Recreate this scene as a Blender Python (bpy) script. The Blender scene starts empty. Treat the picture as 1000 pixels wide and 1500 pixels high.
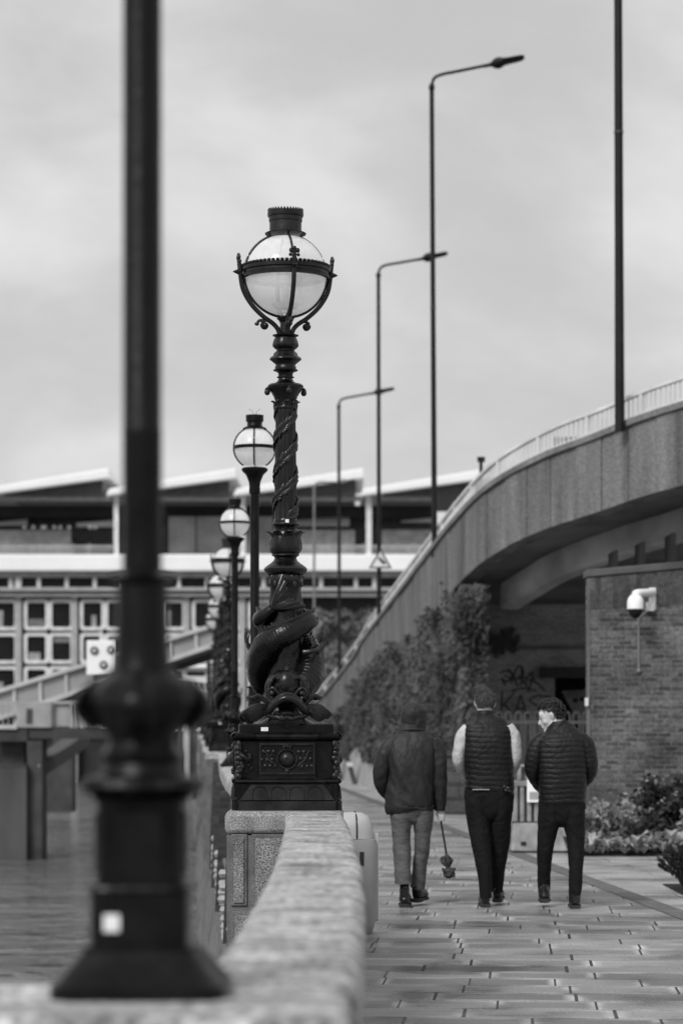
EXPO=0.42; SUNE=1.85; SKY0=4.3; SKY1=6.3; SKYLOC=(1.9,.4,.9)
import bpy, math, random
from mathutils import Vector, Matrix, noise
random.seed(7)
R = math.radians
SC = bpy.context.scene
COL = SC.collection
F = 3542.0; CZ = 1.54; HY = 1055.0; CXP = 500.0
def P(px, py, d):
    """point at distance d seen at photo pixel (px,py)"""
    return Vector(((px-CXP)*d/F, d, CZ+(HY-py)*d/F))

# ------------------------------------------------------------------ materials
def mat(name, v, rough=.6, var=.25, scale=6, bump=.15, bscale=60, spec=.5, metal=0, stretch=(1,1,1),
        rvar=0, speck=0, speckscale=250, coat=0, bdist=.01, detail=6):
    m = bpy.data.materials.new(name); m.use_nodes = True
    nt = m.node_tree; N = nt.nodes; L = nt.links
    b = N['Principled BSDF']
    b.inputs['Roughness'].default_value = rough
    b.inputs['Metallic'].default_value = metal
    b.inputs['Specular IOR Level'].default_value = spec
    b.inputs['Coat Weight'].default_value = coat
    tc = N.new('ShaderNodeTexCoord'); mp = N.new('ShaderNodeMapping')
    mp.inputs['Scale'].default_value = stretch
    L.new(tc.outputs['Object'], mp.inputs['Vector'])
    n1 = N.new('ShaderNodeTexNoise'); n1.inputs['Scale'].default_value = scale; n1.inputs['Detail'].default_value = detail
    L.new(mp.outputs[0], n1.inputs['Vector'])
    mr = N.new('ShaderNodeMapRange'); mr.inputs[1].default_value = .3; mr.inputs[2].default_value = .7
    mr.inputs[3].default_value = v*(1-var); mr.inputs[4].default_value = v*(1+var)
    L.new(n1.outputs[0], mr.inputs[0])
    out = mr.outputs[0]
    if speck:
        n3 = N.new('ShaderNodeTexNoise'); n3.inputs['Scale'].default_value = speckscale; n3.inputs['Detail'].default_value = 2
        L.new(tc.outputs['Object'], n3.inputs['Vector'])
        m3 = N.new('ShaderNodeMapRange'); m3.inputs[1].default_value = .35; m3.inputs[2].default_value = .65
        m3.inputs[3].default_value = 1-speck; m3.inputs[4].default_value = 1+speck
        L.new(n3.outputs[0], m3.inputs[0])
        mu = N.new('ShaderNodeMath'); mu.operation = 'MULTIPLY'
        L.new(out, mu.inputs[0]); L.new(m3.outputs[0], mu.inputs[1]); out = mu.outputs[0]
    L.new(out, b.inputs['Base Color'])
    if rvar:
        m4 = N.new('ShaderNodeMapRange'); m4.inputs[1].default_value = .3; m4.inputs[2].default_value = .7
        m4.inputs[3].default_value = max(.05, rough-rvar); m4.inputs[4].default_value = min(1, rough+rvar)
        L.new(n1.outputs[0], m4.inputs[0]); L.new(m4.outputs[0], b.inputs['Roughness'])
    if bump:
        n2 = N.new('ShaderNodeTexNoise'); n2.inputs['Scale'].default_value = bscale; n2.inputs['Detail'].default_value = 5
        L.new(mp.outputs[0], n2.inputs['Vector'])
        bp = N.new('ShaderNodeBump'); bp.inputs['Strength'].default_value = bump; bp.inputs['Distance'].default_value = bdist
        L.new(n2.outputs[0], bp.inputs['Height']); L.new(bp.outputs[0], b.inputs['Normal'])
    return m

def edge_wear_highlight(m,v,lo=.53,hi=.66):  # paler convex edges: paint wear plus highlights put into the colour
    nt=m.node_tree; N=nt.nodes; L=nt.links; b=N['Principled BSDF']
    g=N.new('ShaderNodeNewGeometry'); mr=N.new('ShaderNodeMapRange'); mr.inputs[1].default_value=lo; mr.inputs[2].default_value=hi
    L.new(g.outputs['Pointiness'],mr.inputs[0])
    src=b.inputs['Base Color'].links[0].from_socket
    mx=N.new('ShaderNodeMix'); mx.data_type='RGBA'; L.new(mr.outputs[0],mx.inputs[0]); L.new(src,mx.inputs[6]); mx.inputs[7].default_value=(v,v,v,1)
    L.new(mx.outputs[2],b.inputs['Base Color']); return m

def brickmat(name, v1, v2, vm, bw=.225, rh=.075, ms=.01, rot=(R(90),0,0), rough=.85, var=.35):
    m = bpy.data.materials.new(name); m.use_nodes = True
    nt = m.node_tree; N = nt.nodes; L = nt.links; b = N['Principled BSDF']
    b.inputs['Roughness'].default_value = rough; b.inputs['Specular IOR Level'].default_value = .2
    tc = N.new('ShaderNodeTexCoord'); mp = N.new('ShaderNodeMapping')
    mp.vector_type = 'TEXTURE'; mp.inputs['Rotation'].default_value = rot
    L.new(tc.outputs['Object'], mp.inputs[0])
    t = N.new('ShaderNodeTexBrick'); t.inputs['Scale'].default_value = 1
    t.inputs['Color1'].default_value = (v1,v1,v1,1); t.inputs['Color2'].default_value = (v2,v2,v2,1); t.inputs['Mortar'].default_value = (vm,vm,vm,1)
    t.inputs['Mortar Size'].default_value = ms; t.inputs['Brick Width'].default_value = bw; t.inputs['Row Height'].default_value = rh
    t.inputs['Mortar Smooth'].default_value = .3
    L.new(mp.outputs[0], t.inputs[0])
    n = N.new('ShaderNodeTexNoise'); n.inputs['Scale'].default_value = 1.3; n.inputs['Detail'].default_value = 7
    L.new(tc.outputs['Object'], n.inputs[0])
    mr = N.new('ShaderNodeMapRange'); mr.inputs[1].default_value=.3; mr.inputs[2].default_value=.7; mr.inputs[3].default_value = 1-var; mr.inputs[4].default_value = 1+var
    L.new(n.outputs[0], mr.inputs[0])
    mx = N.new('ShaderNodeMix'); mx.data_type='RGBA'; mx.blend_type='MULTIPLY'; mx.inputs[0].default_value=1
    ns = N.new('ShaderNodeTexNoise'); ns.inputs['Scale'].default_value = 26; ns.inputs['Detail'].default_value = 4
    L.new(tc.outputs['Object'], ns.inputs[0])
    mq = N.new('ShaderNodeMapRange'); mq.inputs[1].default_value=.3; mq.inputs[2].default_value=.7; mq.inputs[3].default_value=.62; mq.inputs[4].default_value=1.38
    L.new(ns.outputs[0], mq.inputs[0])
    mu = N.new('ShaderNodeMath'); mu.operation='MULTIPLY'; L.new(mr.outputs[0],mu.inputs[0]); L.new(mq.outputs[0],mu.inputs[1])
    L.new(t.outputs[0], mx.inputs[6]); L.new(mu.outputs[0], mx.inputs[7]); L.new(mx.outputs[2], b.inputs['Base Color'])
    bp = N.new('ShaderNodeBump'); bp.inputs['Strength'].default_value=.6; bp.inputs['Distance'].default_value=.01; bp.invert = True
    L.new(t.outputs[1], bp.inputs['Height']); L.new(bp.outputs[0], b.inputs['Normal'])
    return m

def leafmat(name, v, var=.6, scale=2.5, rough=.55, trans=.25):
    m = mat(name, v, rough, var, scale, bump=0, spec=.4, detail=8)
    nt = m.node_tree; N = nt.nodes; L = nt.links; b = N['Principled BSDF']
    tr = N.new('ShaderNodeBsdfTranslucent'); mx = N.new('ShaderNodeMixShader'); mx.inputs[0].default_value = trans
    tr.inputs[0].default_value = (v,v,v,1)
    L.new(b.outputs[0], mx.inputs[1]); L.new(tr.outputs[0], mx.inputs[2]); L.new(mx.outputs[0], N['Material Output'].inputs[0])
    return m

IRON = mat('iron_paint', .004, .36, .5, 14, .35, 55, .18, rvar=.12, bdist=.004)
IRONW = mat('iron_paint_worn', .012, .36, .6, 10, .4, 40, .3, rvar=.15, bdist=.004)
IRONC = edge_wear_highlight(mat('iron_paint_cast', .004, .28, .5, 14, .45, 55, .32, rvar=.12, bdist=.004),.04)
POLE = mat('pole_paint', .008, .5, .5, 3, .1, 40, .25)
POLEG = mat('galvanised_pole', .16, .45, .3, 3, .1, 40, .5)
WHITE = mat('white_paint', .86, .6, .05, .6, 0)
STICK = mat('paper_label', .8, .6, .12, 60, 0)
OFFW = mat('offwhite_panel', .68, .6, .18, 2, .05, 30)
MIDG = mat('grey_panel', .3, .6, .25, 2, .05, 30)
DARKG = mat('dark_panel', .045, .5, .4, 2, .05, 30)
BLACKM = mat('void_black', .012, .7, .4, 2, 0)
GLASSD = mat('dark_window_glass', .012, .25, .4, 1.2, 0, spec=.15)
GLASSM = mat('hazy_window_glass', .16, .15, .5, .5, 0, spec=.6)
COPE = mat('weathered_coping', .36, .75, .66, 5.0, .7, 60, .25, stretch=(.8,1.5,2), speck=.55, speckscale=36, bdist=.012, detail=12)
GRAN = mat('granite_rough', .2, .85, .3, 5, .9, 110, .3, speck=.75, speckscale=115, bdist=.008)
GRANS = mat('granite_margin', .14, .8, .3, 6, .4, 120, .3, speck=.35, speckscale=160, bdist=.004)
STONEW = mat('river_wall_stone', .16, .85, .6, 1.1, .8, 12, .3, speck=.4, speckscale=30, bdist=.05)
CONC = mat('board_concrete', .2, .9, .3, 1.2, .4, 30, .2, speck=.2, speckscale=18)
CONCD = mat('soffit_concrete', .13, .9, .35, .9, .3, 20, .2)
TIMBER = mat('dark_timber', .05, .8, .4, 3, .4, 30, .2, stretch=(1,1,6))
STEELG = mat('grey_steel_paint', .36, .5, .15, 1.5, .1, 20)
STEELD = mat('dark_steel', .03, .6, .5, 1.5, .2, 20)
PILE = mat('pile_steel', .045, .6, .5, 1.2, .3, 15)
SOIL = mat('soil', .03, .95, .5, 12, .8, 50, .1)
SKIN = mat('skin', .52, .5, .1, 30, .08, 120, .4)
HAIRB = mat('hair_brown', .04, .55, .6, 40, .8, 90, .4, stretch=(1,1,.35))
HAIRD = mat('hair_black', .012, .5, .5, 40, .5, 90, .4)
JACK = mat('jacket_nylon', .019, .55, .3, 9, .6, 7, .3, stretch=(1.6,1.6,.7), bdist=.05, detail=4)
PUFF = mat('puffer_nylon', .009, .5, .3, 9, .8, 30, .25, bdist=.012)
SHIRT = mat('pale_shirt', .5, .85, .1, 20, .8, 15, .2, bdist=.025)
TROUG = mat('grey_trousers', .105, .85, .25, 14, .7, 8, .2, stretch=(.8,.8,1.5), bdist=.045)
TROUB = mat('black_trousers', .010, .85, .3, 14, .9, 13, .15, bdist=.03)
LEATH = mat('black_leather', .01, .28, .3, 20, .2, 90, .5)
SOLE = mat('rubber_sole', .03, .7, .3, 20, .2, 60, .3)
CLOTHU = mat('umbrella_cloth', .05, .75, .5, 30, .5, 80, .2)
PLAS = mat('grey_plastic', .24, .42, .12, 4, .12, 60, .5)
PLASL = mat('pale_grey_plastic', .4, .45, .1, 4, .12, 60, .5)
PLASB = mat('scuffed_plastic', .26, .6, .35, 6, .3, 25, .4)
BRICK = brickmat('brown_brick', .05, .15, .135, .17, .06, .009, (R(90),0,0), .85, .5)
BRICKD = brickmat('dark_brick', .2, .28, .29, .2, .068)
PLANK = brickmat('plank', .075, .095, .02, 4, .24, .008)
LEAFI = leafmat('ivy_leaf', .078, .85, .9)
LEAFT = leafmat('tree_leaf', .15, .6, 1.1)
LEAFS = leafmat('shrub_leaf', .035, .6, 4)
LEAFL = leafmat('light_leaf', .26, .5, 5)
LEAFH = leafmat('hosta_leaf', .36, .45, 7, rough=.45)
BARK = mat('bark', .05, .9, .5, 8, .6, 40, .1)

def globe_mat(name, v, em, transp):
    m = bpy.data.materials.new(name); m.use_nodes = True
    nt = m.node_tree; N = nt.nodes; L = nt.links; b = N['Principled BSDF']
    b.inputs['Roughness'].default_value = .12
    tc = N.new('ShaderNodeTexCoord'); n = N.new('ShaderNodeTexNoise'); n.inputs['Scale'].default_value = 7; n.inputs['Detail'].default_value = 7
    L.new(tc.outputs['Object'], n.inputs[0])
    mr = N.new('ShaderNodeMapRange'); mr.inputs[1].default_value=.35; mr.inputs[2].default_value=.65; mr.inputs[3].default_value=v*.66; mr.inputs[4].default_value=v
    L.new(n.outputs[0], mr.inputs[0]); L.new(mr.outputs[0], b.inputs['Base Color'])
    b.inputs['Emission Color'].default_value = (1,1,1,1); b.inputs['Emission Strength'].default_value = em
    t = N.new('ShaderNodeBsdfTranslucent'); t.inputs[0].default_value=(v,v,v,1)
    tp = N.new('ShaderNodeBsdfTransparent'); tp.inputs[0].default_value=(.93,.93,.93,1)
    m1 = N.new('ShaderNodeMixShader'); m1.inputs[0].default_value=.5
    m2 = N.new('ShaderNodeMixShader'); m2.inputs[0].default_value=transp
    L.new(b.outputs[0], m1.inputs[1]); L.new(t.outputs[0], m1.inputs[2]); L.new(m1.outputs[0], m2.inputs[1]); L.new(tp.outputs[0], m2.inputs[2])
    L.new(m2.outputs[0], N['Material Output'].inputs[0])
    return m
OPALU = globe_mat('opal_glass_upper', .95, .27, .22)
OPALL = globe_mat('opal_glass_lower', .9, .15, .3)

# ------------------------------------------------------------------ mesh builder
def cr(p0,p1,p2,p3,t):
    return .5*((2*p1)+(-p0+p2)*t+(2*p0-5*p1+4*p2-p3)*t*t+(-p0+3*p1-3*p2+p3)*t*t*t)
def resample(keys, m):
    """keys: tuples of numbers; catmull-rom, m samples per span"""
    K = len(keys); out=[]
    for i in range(K-1):
        a,b,c,d = keys[max(i-1,0)],keys[i],keys[i+1],keys[min(i+2,K-1)]
        for j in range(m):
            t=j/m; out.append(tuple(cr(a[k],b[k],c[k],d[k],t) for k in range(len(b))))
    out.append(tuple(keys[-1])); return out

class MB:
    def __init__(s): s.v=[]; s.f=[]; s.uv=None
    def quad(s,a,b,c,d):
        i=len(s.v); s.v+= [Vector(a),Vector(b),Vector(c),Vector(d)]; s.f.append((i,i+1,i+2,i+3))
    def box(s,x0,x1,y0,y1,z0,z1,M=None):
        i=len(s.v)
        pts=[Vector(p) for p in ((x0,y0,z0),(x1,y0,z0),(x1,y1,z0),(x0,y1,z0),(x0,y0,z1),(x1,y0,z1),(x1,y1,z1),(x0,y1,z1))]
        if M: pts=[M@p for p in pts]
        s.v+=pts
        for f in ((3,2,1,0),(4,5,6,7),(0,1,5,4),(1,2,6,5),(2,3,7,6),(3,0,4,7)): s.f.append(tuple(i+k for k in f))
        return s
    def hexa(s,pts):
        i=len(s.v); s.v+=[Vector(p) for p in pts]
        for f in ((3,2,1,0),(4,5,6,7),(0,1,5,4),(1,2,6,5),(2,3,7,6),(3,0,4,7)): s.f.append(tuple(i+k for k in f))
        return s
    def rings(s,rr,cap=True,close=False):
        i0=len(s.v); n=len(rr[0])
        for r in rr: s.v+=r
        m=len(rr)
        for a in range(m if close else m-1):
            b=(a+1)%m
            for k in range(n):
                k2=(k+1)%n
                s.f.append((i0+a*n+k,i0+a*n+k2,i0+b*n+k2,i0+b*n+k))
        if cap and not close:
            s.f.append(tuple(i0+k for k in reversed(range(n)))); s.f.append(tuple(i0+(m-1)*n+k for k in range(n)))
        return s
    def lathe(s,prof,n=32,c=(0,0,0),sq=1.0,rot=0,mod=None,cap=True):
        c=Vector(c); rr=[]
        for (r,z) in prof:
            ring=[]
            for k in range(n):
                a=2*math.pi*k/n+rot; q=mod(a-rot,z) if mod else 1
                ca,sa=math.cos(a-rot),math.sin(a-rot)
                x=math.copysign(abs(ca)**sq,ca); y=math.copysign(abs(sa)**sq,sa)
                cr_,sr_=math.cos(rot),math.sin(rot)
                ring.append(c+Vector(((x*cr_-y*sr_)*r*q,(x*sr_+y*cr_)*r*q,z)))
            rr.append(ring)
        return s.rings(rr,cap)
    def loft(s,keys,n=20,m=6,hint=(1,0,0),mod=None,sq=1.0,cap=True):
        """keys (x,y,z,ru,rv)"""
        K=resample(keys,m); rr=[]
        T=len(K)
        for i,k in enumerate(K):
            c=Vector(k[:3]); a=Vector(K[max(i-1,0)][:3]); b=Vector(K[min(i+1,T-1)][:3])
            t=(b-a)
            if t.length<1e-9: t=Vector((0,0,1))
            t.normalize()
            h=hint(c,t) if callable(hint) else Vector(hint)
            u=h-h.dot(t)*t
            if u.length<1e-6: u=Vector((0,1,0))-Vector((0,1,0)).dot(t)*t
            u.normalize(); v=t.cross(u)
            ring=[]
            for j in range(n):
                g=2*math.pi*j/n; cg,sg=math.cos(g),math.sin(g)
                x=math.copysign(abs(cg)**sq,cg)*k[3]; y=math.copysign(abs(sg)**sq,sg)*k[4]
                q=1.0
                p=c+u*x+v*y
                if mod: q=mod(p,g,i/(T-1)); p=c+(u*x+v*y)*q
                ring.append(p)
            rr.append(ring)
        return s.rings(rr,cap)
    def tube(s,pts,r,n=10,cap=True):
        K=[]
        for i,p in enumerate(pts):
            rr=r if not callable(r) else r(i/(len(pts)-1))
            K.append((p[0],p[1],p[2],rr,rr))
        def hint(c,t):
            return Vector((0,0,1)) if abs(t.z)<.9 else Vector((0,1,0))
        return s.loft(K,n,1,hint,cap=cap)
    def bez(s,pts,r,n=10,m=6):
        q=resample([tuple(p) for p in pts],m); return s.tube(q,r,n)
    def ball(s,c,rx,ry=None,rz=None,n=16,m=10,M=None,mod=None):
        ry=ry or rx; rz=rz or rx; c=Vector(c); rr=[]
        for i in range(1,m):
            f=math.pi*i/m; ring=[]
            for k in range(n):
                a=2*math.pi*k/n
                p=Vector((math.sin(f)*math.cos(a)*rx,math.sin(f)*math.sin(a)*ry,-math.cos(f)*rz))
                if mod: p=p*mod(p)
                if M: p=M@p
                ring.append(c+p)
            rr.append(ring)
        return s.rings(rr)
    def sweep(s,path,sec,normal=None):
        """path [(x,y)...] with sec(i)->list of (offset,z); builds a closed bar"""
        rr=[]; T=len(path)
        for i in range(T):
            a=Vector(path[max(i-1,0)][:2]); b=Vector(path[min(i+1,T-1)][:2]); t=(b-a).normalized()
            nrm=Vector((-t.y,t.x))
            rr.append([Vector((path[i][0]+nrm.x*o,path[i][1]+nrm.y*o,z)) for (o,z) in sec(i)])
        return s.rings(rr)
    def wob(s,amp,sc,start=0):
        for i in range(start,len(s.v)):
            p=s.v[i]; q=p*sc
            s.v[i]=p+amp*Vector((noise.noise(q),noise.noise(q+Vector((31,7,3))),noise.noise(q+Vector((5,19,41)))))
        return s
    def xf(s,M,start=0):
        for i in range(start,len(s.v)): s.v[i]=M@s.v[i]
        return s
    def build(s,name,m,parent=None,smooth=True,ang=40,bev=0,world=False):
        me=bpy.data.meshes.new(name)
        s.v=[Vector(p) for p in s.v]; off=Vector(parent.location) if (parent and world) else Vector((0,0,0))
        if parent and world and parent.parent: off=off+Vector(parent.parent.location)
        me.from_pydata([tuple(Vector(p)-off) for p in s.v],[],s.f); me.validate(); me.update()
        if smooth:
            me.shade_smooth(); me.set_sharp_from_angle(angle=R(ang))
        me.materials.append(m)
        o=bpy.data.objects.new(name,me); COL.objects.link(o)
        if parent: o.parent=parent
        if bev:
            b=o.modifiers.new('bevel','BEVEL'); b.width=bev; b.segments=2; b.limit_method='ANGLE'; b.angle_limit=R(40)
        return o

def tag(o,label=None,cat=None,group=None,kind=None):
    if label: o['label']=label
    if cat: o['category']=cat
    if group: o['group']=group
    if kind: o['kind']=kind
    return o
def thing(name,label,cat,loc=(0,0,0),group=None,rz=0):
    o=bpy.data.objects.new(name,None); COL.objects.link(o); o.location=loc; o.rotation_euler=(0,0,rz)
    o.empty_display_size=.2
    return tag(o,label,cat,group)
def copy_tree(o,parent=None):
    c=o.copy(); COL.objects.link(c)
    if parent: c.parent=parent
    for ch in list(o.children): copy_tree(ch,c)
    return c

# leaves -----------------------------------------------------------
def leaf(mb,p,size,n=None,asp=.75,dr=None):
    n=Vector(n) if n else Vector((random.gauss(0,1),random.gauss(0,1),random.gauss(0,1)+.5))
    if n.length<1e-4: n=Vector((0,0,1))
    n.normalize()
    u=n.orthogonal().normalized(); a=random.uniform(0,6.283); v=n.cross(u)
    d=u*math.cos(a)+v*math.sin(a)
    if dr is not None:
        d=Vector(dr).normalized(); n=(n-n.dot(d)*d).normalized()
    e=n.cross(d)
    L_=size*random.uniform(.7,1.2); W=L_*asp*.5
    p=Vector(p); b=p-d*L_*.5
    i=len(mb.v)
    mb.v+=[b,b+d*L_*.45+e*W+n*L_*.08,b+d*L_,b+d*L_*.45-e*W+n*L_*.08]
    mb.f+=[(i,i+1,i+2),(i,i+2,i+3)]
# ================================================================= camera, light, sky
cam=bpy.data.cameras.new('camera'); co=bpy.data.objects.new('camera',cam); COL.objects.link(co)
co.location=(0,0,CZ); co.rotation_euler=(R(90),0,0)
cam.sensor_width=36; cam.lens=85.0; cam.shift_y=305/1500; cam.clip_end=3000; cam.clip_start=.1
cam.dof.use_dof=True; cam.dof.focus_distance=15.2; cam.dof.aperture_fstop=2.5
SC.camera=co
SC.view_settings.view_transform='Standard'; SC.view_settings.look='None'; SC.view_settings.exposure=EXPO; SC.view_settings.gamma=1
SC.cycles.max_bounces=8; SC.cycles.transparent_max_bounces=12
EL,AZ=R(40),R(-148)       # sun elevation; azimuth measured from +Y towards +X
sun=bpy.data.lights.new('sun','SUN'); sun.energy=SUNE; sun.angle=R(20); sun.color=(1,1,1)
so=bpy.data.objects.new('sun',sun); COL.objects.link(so)
sd=Vector((math.sin(AZ)*math.cos(EL),math.cos(AZ)*math.cos(EL),math.sin(EL)))
so.rotation_euler=sd.to_track_quat('Z','Y').to_euler()
w=bpy.data.worlds.new('World'); SC.world=w; w.use_nodes=True
N=w.node_tree.nodes; L=w.node_tree.links; bg=N['Background']; bg.inputs[1].default_value=.1
sky=N.new('ShaderNodeTexSky'); sky.sky_type='NISHITA'; sky.sun_disc=False; sky.sun_elevation=EL; sky.sun_rotation=AZ
bw=N.new('ShaderNodeRGBToBW'); L.new(sky.outputs[0],bw.inputs[0])
tc=N.new('ShaderNodeTexCoord'); mp=N.new('ShaderNodeMapping'); mp.inputs['Scale'].default_value=(4.2,4.2,7.5); mp.inputs['Location'].default_value=SKYLOC
L.new(tc.outputs['Generated'],mp.inputs[0])
n1=N.new('ShaderNodeTexNoise'); n1.inputs['Scale'].default_value=1.25; n1.inputs['Detail'].default_value=7; n1.inputs['Roughness'].default_value=.52; n1.inputs['Distortion'].default_value=.25
L.new(mp.outputs[0],n1.inputs[0])
mr=N.new('ShaderNodeMapRange'); mr.interpolation_type='SMOOTHSTEP'; mr.inputs[1].default_value=.34; mr.inputs[2].default_value=.66; mr.inputs[3].default_value=SKY0; mr.inputs[4].default_value=SKY1
L.new(n1.outputs[0],mr.inputs[0])
mx=N.new('ShaderNodeMix'); mx.data_type='FLOAT'; mx.inputs[0].default_value=.9
L.new(bw.outputs[0],mx.inputs[2]); L.new(mr.outputs[0],mx.inputs[3]); L.new(mx.outputs[0],bg.inputs[0])

# ================================================================= ground, water, paving
# centre line of the embankment parapet
WALLC=[(-.2,3.2),(-.15,4.6),(-.115,5.9),(-.097,7.5),(-.092,9.3),(-.12,12.),(-.165,14.3),(-.30,16),(-.735,20.5),(-1.246,28.3),(-1.95,41.5),(-2.44,49.1),(-2.95,58),(-3.42,65.5),(-4.75,86.7),(-8.,136),(-24,380)]
def wallx(y):
    for (a,b),(c,d) in zip(WALLC,WALLC[1:]):
        if y<=d: return a+(c-a)*(y-b)/(d-b)
    return WALLC[-1][0]
def pavmat(name,v,vs,bw_,rh,ang,dark,off=(0,0,0)):
    m=bpy.data.materials.new(name); m.use_nodes=True
    nt=m.node_tree; N=nt.nodes; L=nt.links; b=N['Principled BSDF']
    tc=N.new('ShaderNodeTexCoord'); mp=N.new('ShaderNodeMapping'); mp.inputs['Rotation'].default_value=(0,0,ang); mp.inputs['Location'].default_value=off
    L.new(tc.outputs['Object'],mp.inputs[0])
    # every course is shifted and stretched by its own random amount
    sx=N.new('ShaderNodeSeparateXYZ'); L.new(mp.outputs[0],sx.inputs[0])
    def mth(op,a,b_):
        q=N.new('ShaderNodeMath'); q.operation=op
        for i,x in enumerate((a,b_)):
            if x is None: continue
            if hasattr(x,'links'): L.new(x,q.inputs[i])
            else: q.inputs[i].default_value=x
        return q.outputs[0]
    row=mth('FLOOR',mth('DIVIDE',sx.outputs[1],rh),None)
    wn=N.new('ShaderNodeTexWhiteNoise'); wn.noise_dimensions='1D'; L.new(row,wn.inputs['W'])
    wn2=N.new('ShaderNodeTexWhiteNoise'); wn2.noise_dimensions='1D'; L.new(mth('ADD',row,77.3),wn2.inputs['W'])
    xx=mth('ADD',mth('MULTIPLY',sx.outputs[0],mth('ADD',mth('MULTIPLY',wn2.outputs[0],.6),.7)),mth('MULTIPLY',wn.outputs[0],bw_*3))
    cx=N.new('ShaderNodeCombineXYZ'); L.new(xx,cx.inputs[0]); L.new(sx.outputs[1],cx.inputs[1])
    def brick(ms,sm):
        t=N.new('ShaderNodeTexBrick'); t.inputs['Scale'].default_value=1; t.inputs['Mortar Size'].default_value=ms; t.inputs['Mortar Smooth'].default_value=sm
        t.inputs['Brick Width'].default_value=bw_; t.inputs['Row Height'].default_value=rh; t.offset=0; t.squash=1
        t.inputs['Color1'].default_value=(v*(1-vs),)*3+(1,); t.inputs['Color2'].default_value=(v*(1+vs),)*3+(1,); t.inputs['Mortar'].default_value=(dark,)*3+(1,)
        L.new(cx.outputs[0],t.inputs[0]); return t
    t1=brick(.008,.1); t2=brick(.075,1.0)
    n=N.new('ShaderNodeTexNoise'); n.inputs['Scale'].default_value=1.7; n.inputs['Detail'].default_value=6; n.inputs['Distortion'].default_value=.6
    L.new(mp.outputs[0],n.inputs[0])
    mr=N.new('ShaderNodeMapRange'); mr.inputs[1].default_value=.42; mr.inputs[2].default_value=.62; L.new(n.outputs[0],mr.inputs[0])
    mu=N.new('ShaderNodeMath'); mu.operation='MULTIPLY'; L.new(mr.outputs[0],mu.inputs[0]); L.new(t2.outputs[1],mu.inputs[1])
    # soft efflorescence along some joints
    mx=N.new('ShaderNodeMix'); mx.data_type='RGBA'; L.new(mu.outputs[0],mx.inputs[0]); L.new(t1.outputs[0],mx.inputs[6]); mx.inputs[7].default_value=(min(.75,v*2.4),)*3+(1,)
    n2=N.new('ShaderNodeTexNoise'); n2.inputs['Scale'].default_value=1.3; n2.inputs['Detail'].default_value=8; L.new(mp.outputs[0],n2.inputs[0])
    m2=N.new('ShaderNodeMapRange'); m2.inputs[1].default_value=.3; m2.inputs[2].default_value=.7; m2.inputs[3].default_value=.84; m2.inputs[4].default_value=1.16; L.new(n2.outputs[0],m2.inputs[0])
    mm=N.new('ShaderNodeMix'); mm.data_type='RGBA'; mm.blend_type='MULTIPLY'; mm.inputs[0].default_value=1
    L.new(mx.outputs[2],mm.inputs[6]); L.new(m2.outputs[0],mm.inputs[7])
    # dark joint line wins over the stain
    mj=N.new('ShaderNodeMix'); mj.data_type='RGBA'; L.new(t1.outputs[1],mj.inputs[0]); L.new(mm.outputs[2],mj.inputs[6]); mj.inputs[7].default_value=(dark,)*3+(1,)
    n4=N.new('ShaderNodeTexNoise'); n4.inputs['Scale'].default_value=55; n4.inputs['Detail'].default_value=3; L.new(mp.outputs[0],n4.inputs[0])
    m4=N.new('ShaderNodeMapRange'); m4.inputs[1].default_value=.3; m4.inputs[2].default_value=.7; m4.inputs[3].default_value=.7; m4.inputs[4].default_value=1.3; L.new(n4.outputs[0],m4.inputs[0])
    m5=N.new('ShaderNodeMix'); m5.data_type='RGBA'; m5.blend_type='MULTIPLY'; m5.inputs[0].default_value=1
    L.new(mj.outputs[2],m5.inputs[6]); L.new(m4.outputs[0],m5.inputs[7]); L.new(m5.outputs[2],b.inputs['Base Color'])
    m3=N.new('ShaderNodeMapRange'); m3.inputs[1].default_value=.35; m3.inputs[2].default_value=.65; m3.inputs[3].default_value=.2; m3.inputs[4].default_value=.65; L.new(n2.outputs[0],m3.inputs[0]); L.new(m3.outputs[0],b.inputs['Roughness'])
    bp=N.new('ShaderNodeBump'); bp.invert=True; bp.inputs['Strength'].default_value=.5; bp.inputs['Distance'].default_value=.012; L.new(t1.outputs[1],bp.inputs['Height'])
    b2=N.new('ShaderNodeBump'); b2.inputs['Strength'].default_value=.25; b2.inputs['Distance'].default_value=.02; L.new(n.outputs[0],b2.inputs['Height']); L.new(bp.outputs[0],b2.inputs['Normal'])
    L.new(b2.outputs[0],b.inputs['Normal'])
    return m
PAVE=pavmat('york_stone_paving',.215,.42,.62,.38,R(4.3),.02)
PAVEL=pavmat('pale_paving',.34,.12,1.5,.55,R(-2),.03,(.4,.2,0))
GRD=mat('ground_earth',.17,.9,.3,.4,.3,10,.2)
def gutx(y): return 4.05-.0765*y
g=MB()
ys=[y for (_,y) in WALLC]
for y0,y1 in zip(ys,ys[1:]):
    g.quad((wallx(y0)-.02,y0,-.004),(300,y0,-.004),(300,y1,-.004),(wallx(y1)-.02,y1,-.004))
g.quad((-.1,-40,-.004),(300,-40,-.004),(300,3.2,-.004),(-.1,3.2,-.004))
tag(g.build('ground',GRD,smooth=False),kind='structure')
g=MB()
yy=[-12,3.2,6.5,9.3,12,14.3,16,20.5,28.3,41.5,49.1,58,65.5,86.7,110]
for a,b in zip(yy,yy[1:]):
    g.quad((wallx(a),a,0),(gutx(a)-.0,a,0),(gutx(b)-.0,b,0),(wallx(b),b,0))
tag(g.build('riverside_path',PAVE,smooth=False),kind='structure')
g=MB(); g.quad((gutx(-12)+.2,-12,0),(14,-12,0),(14,62,0),(gutx(62)+.2,62,0))
tag(g.build('side_pavement',PAVEL,smooth=False),kind='structure')
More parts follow.
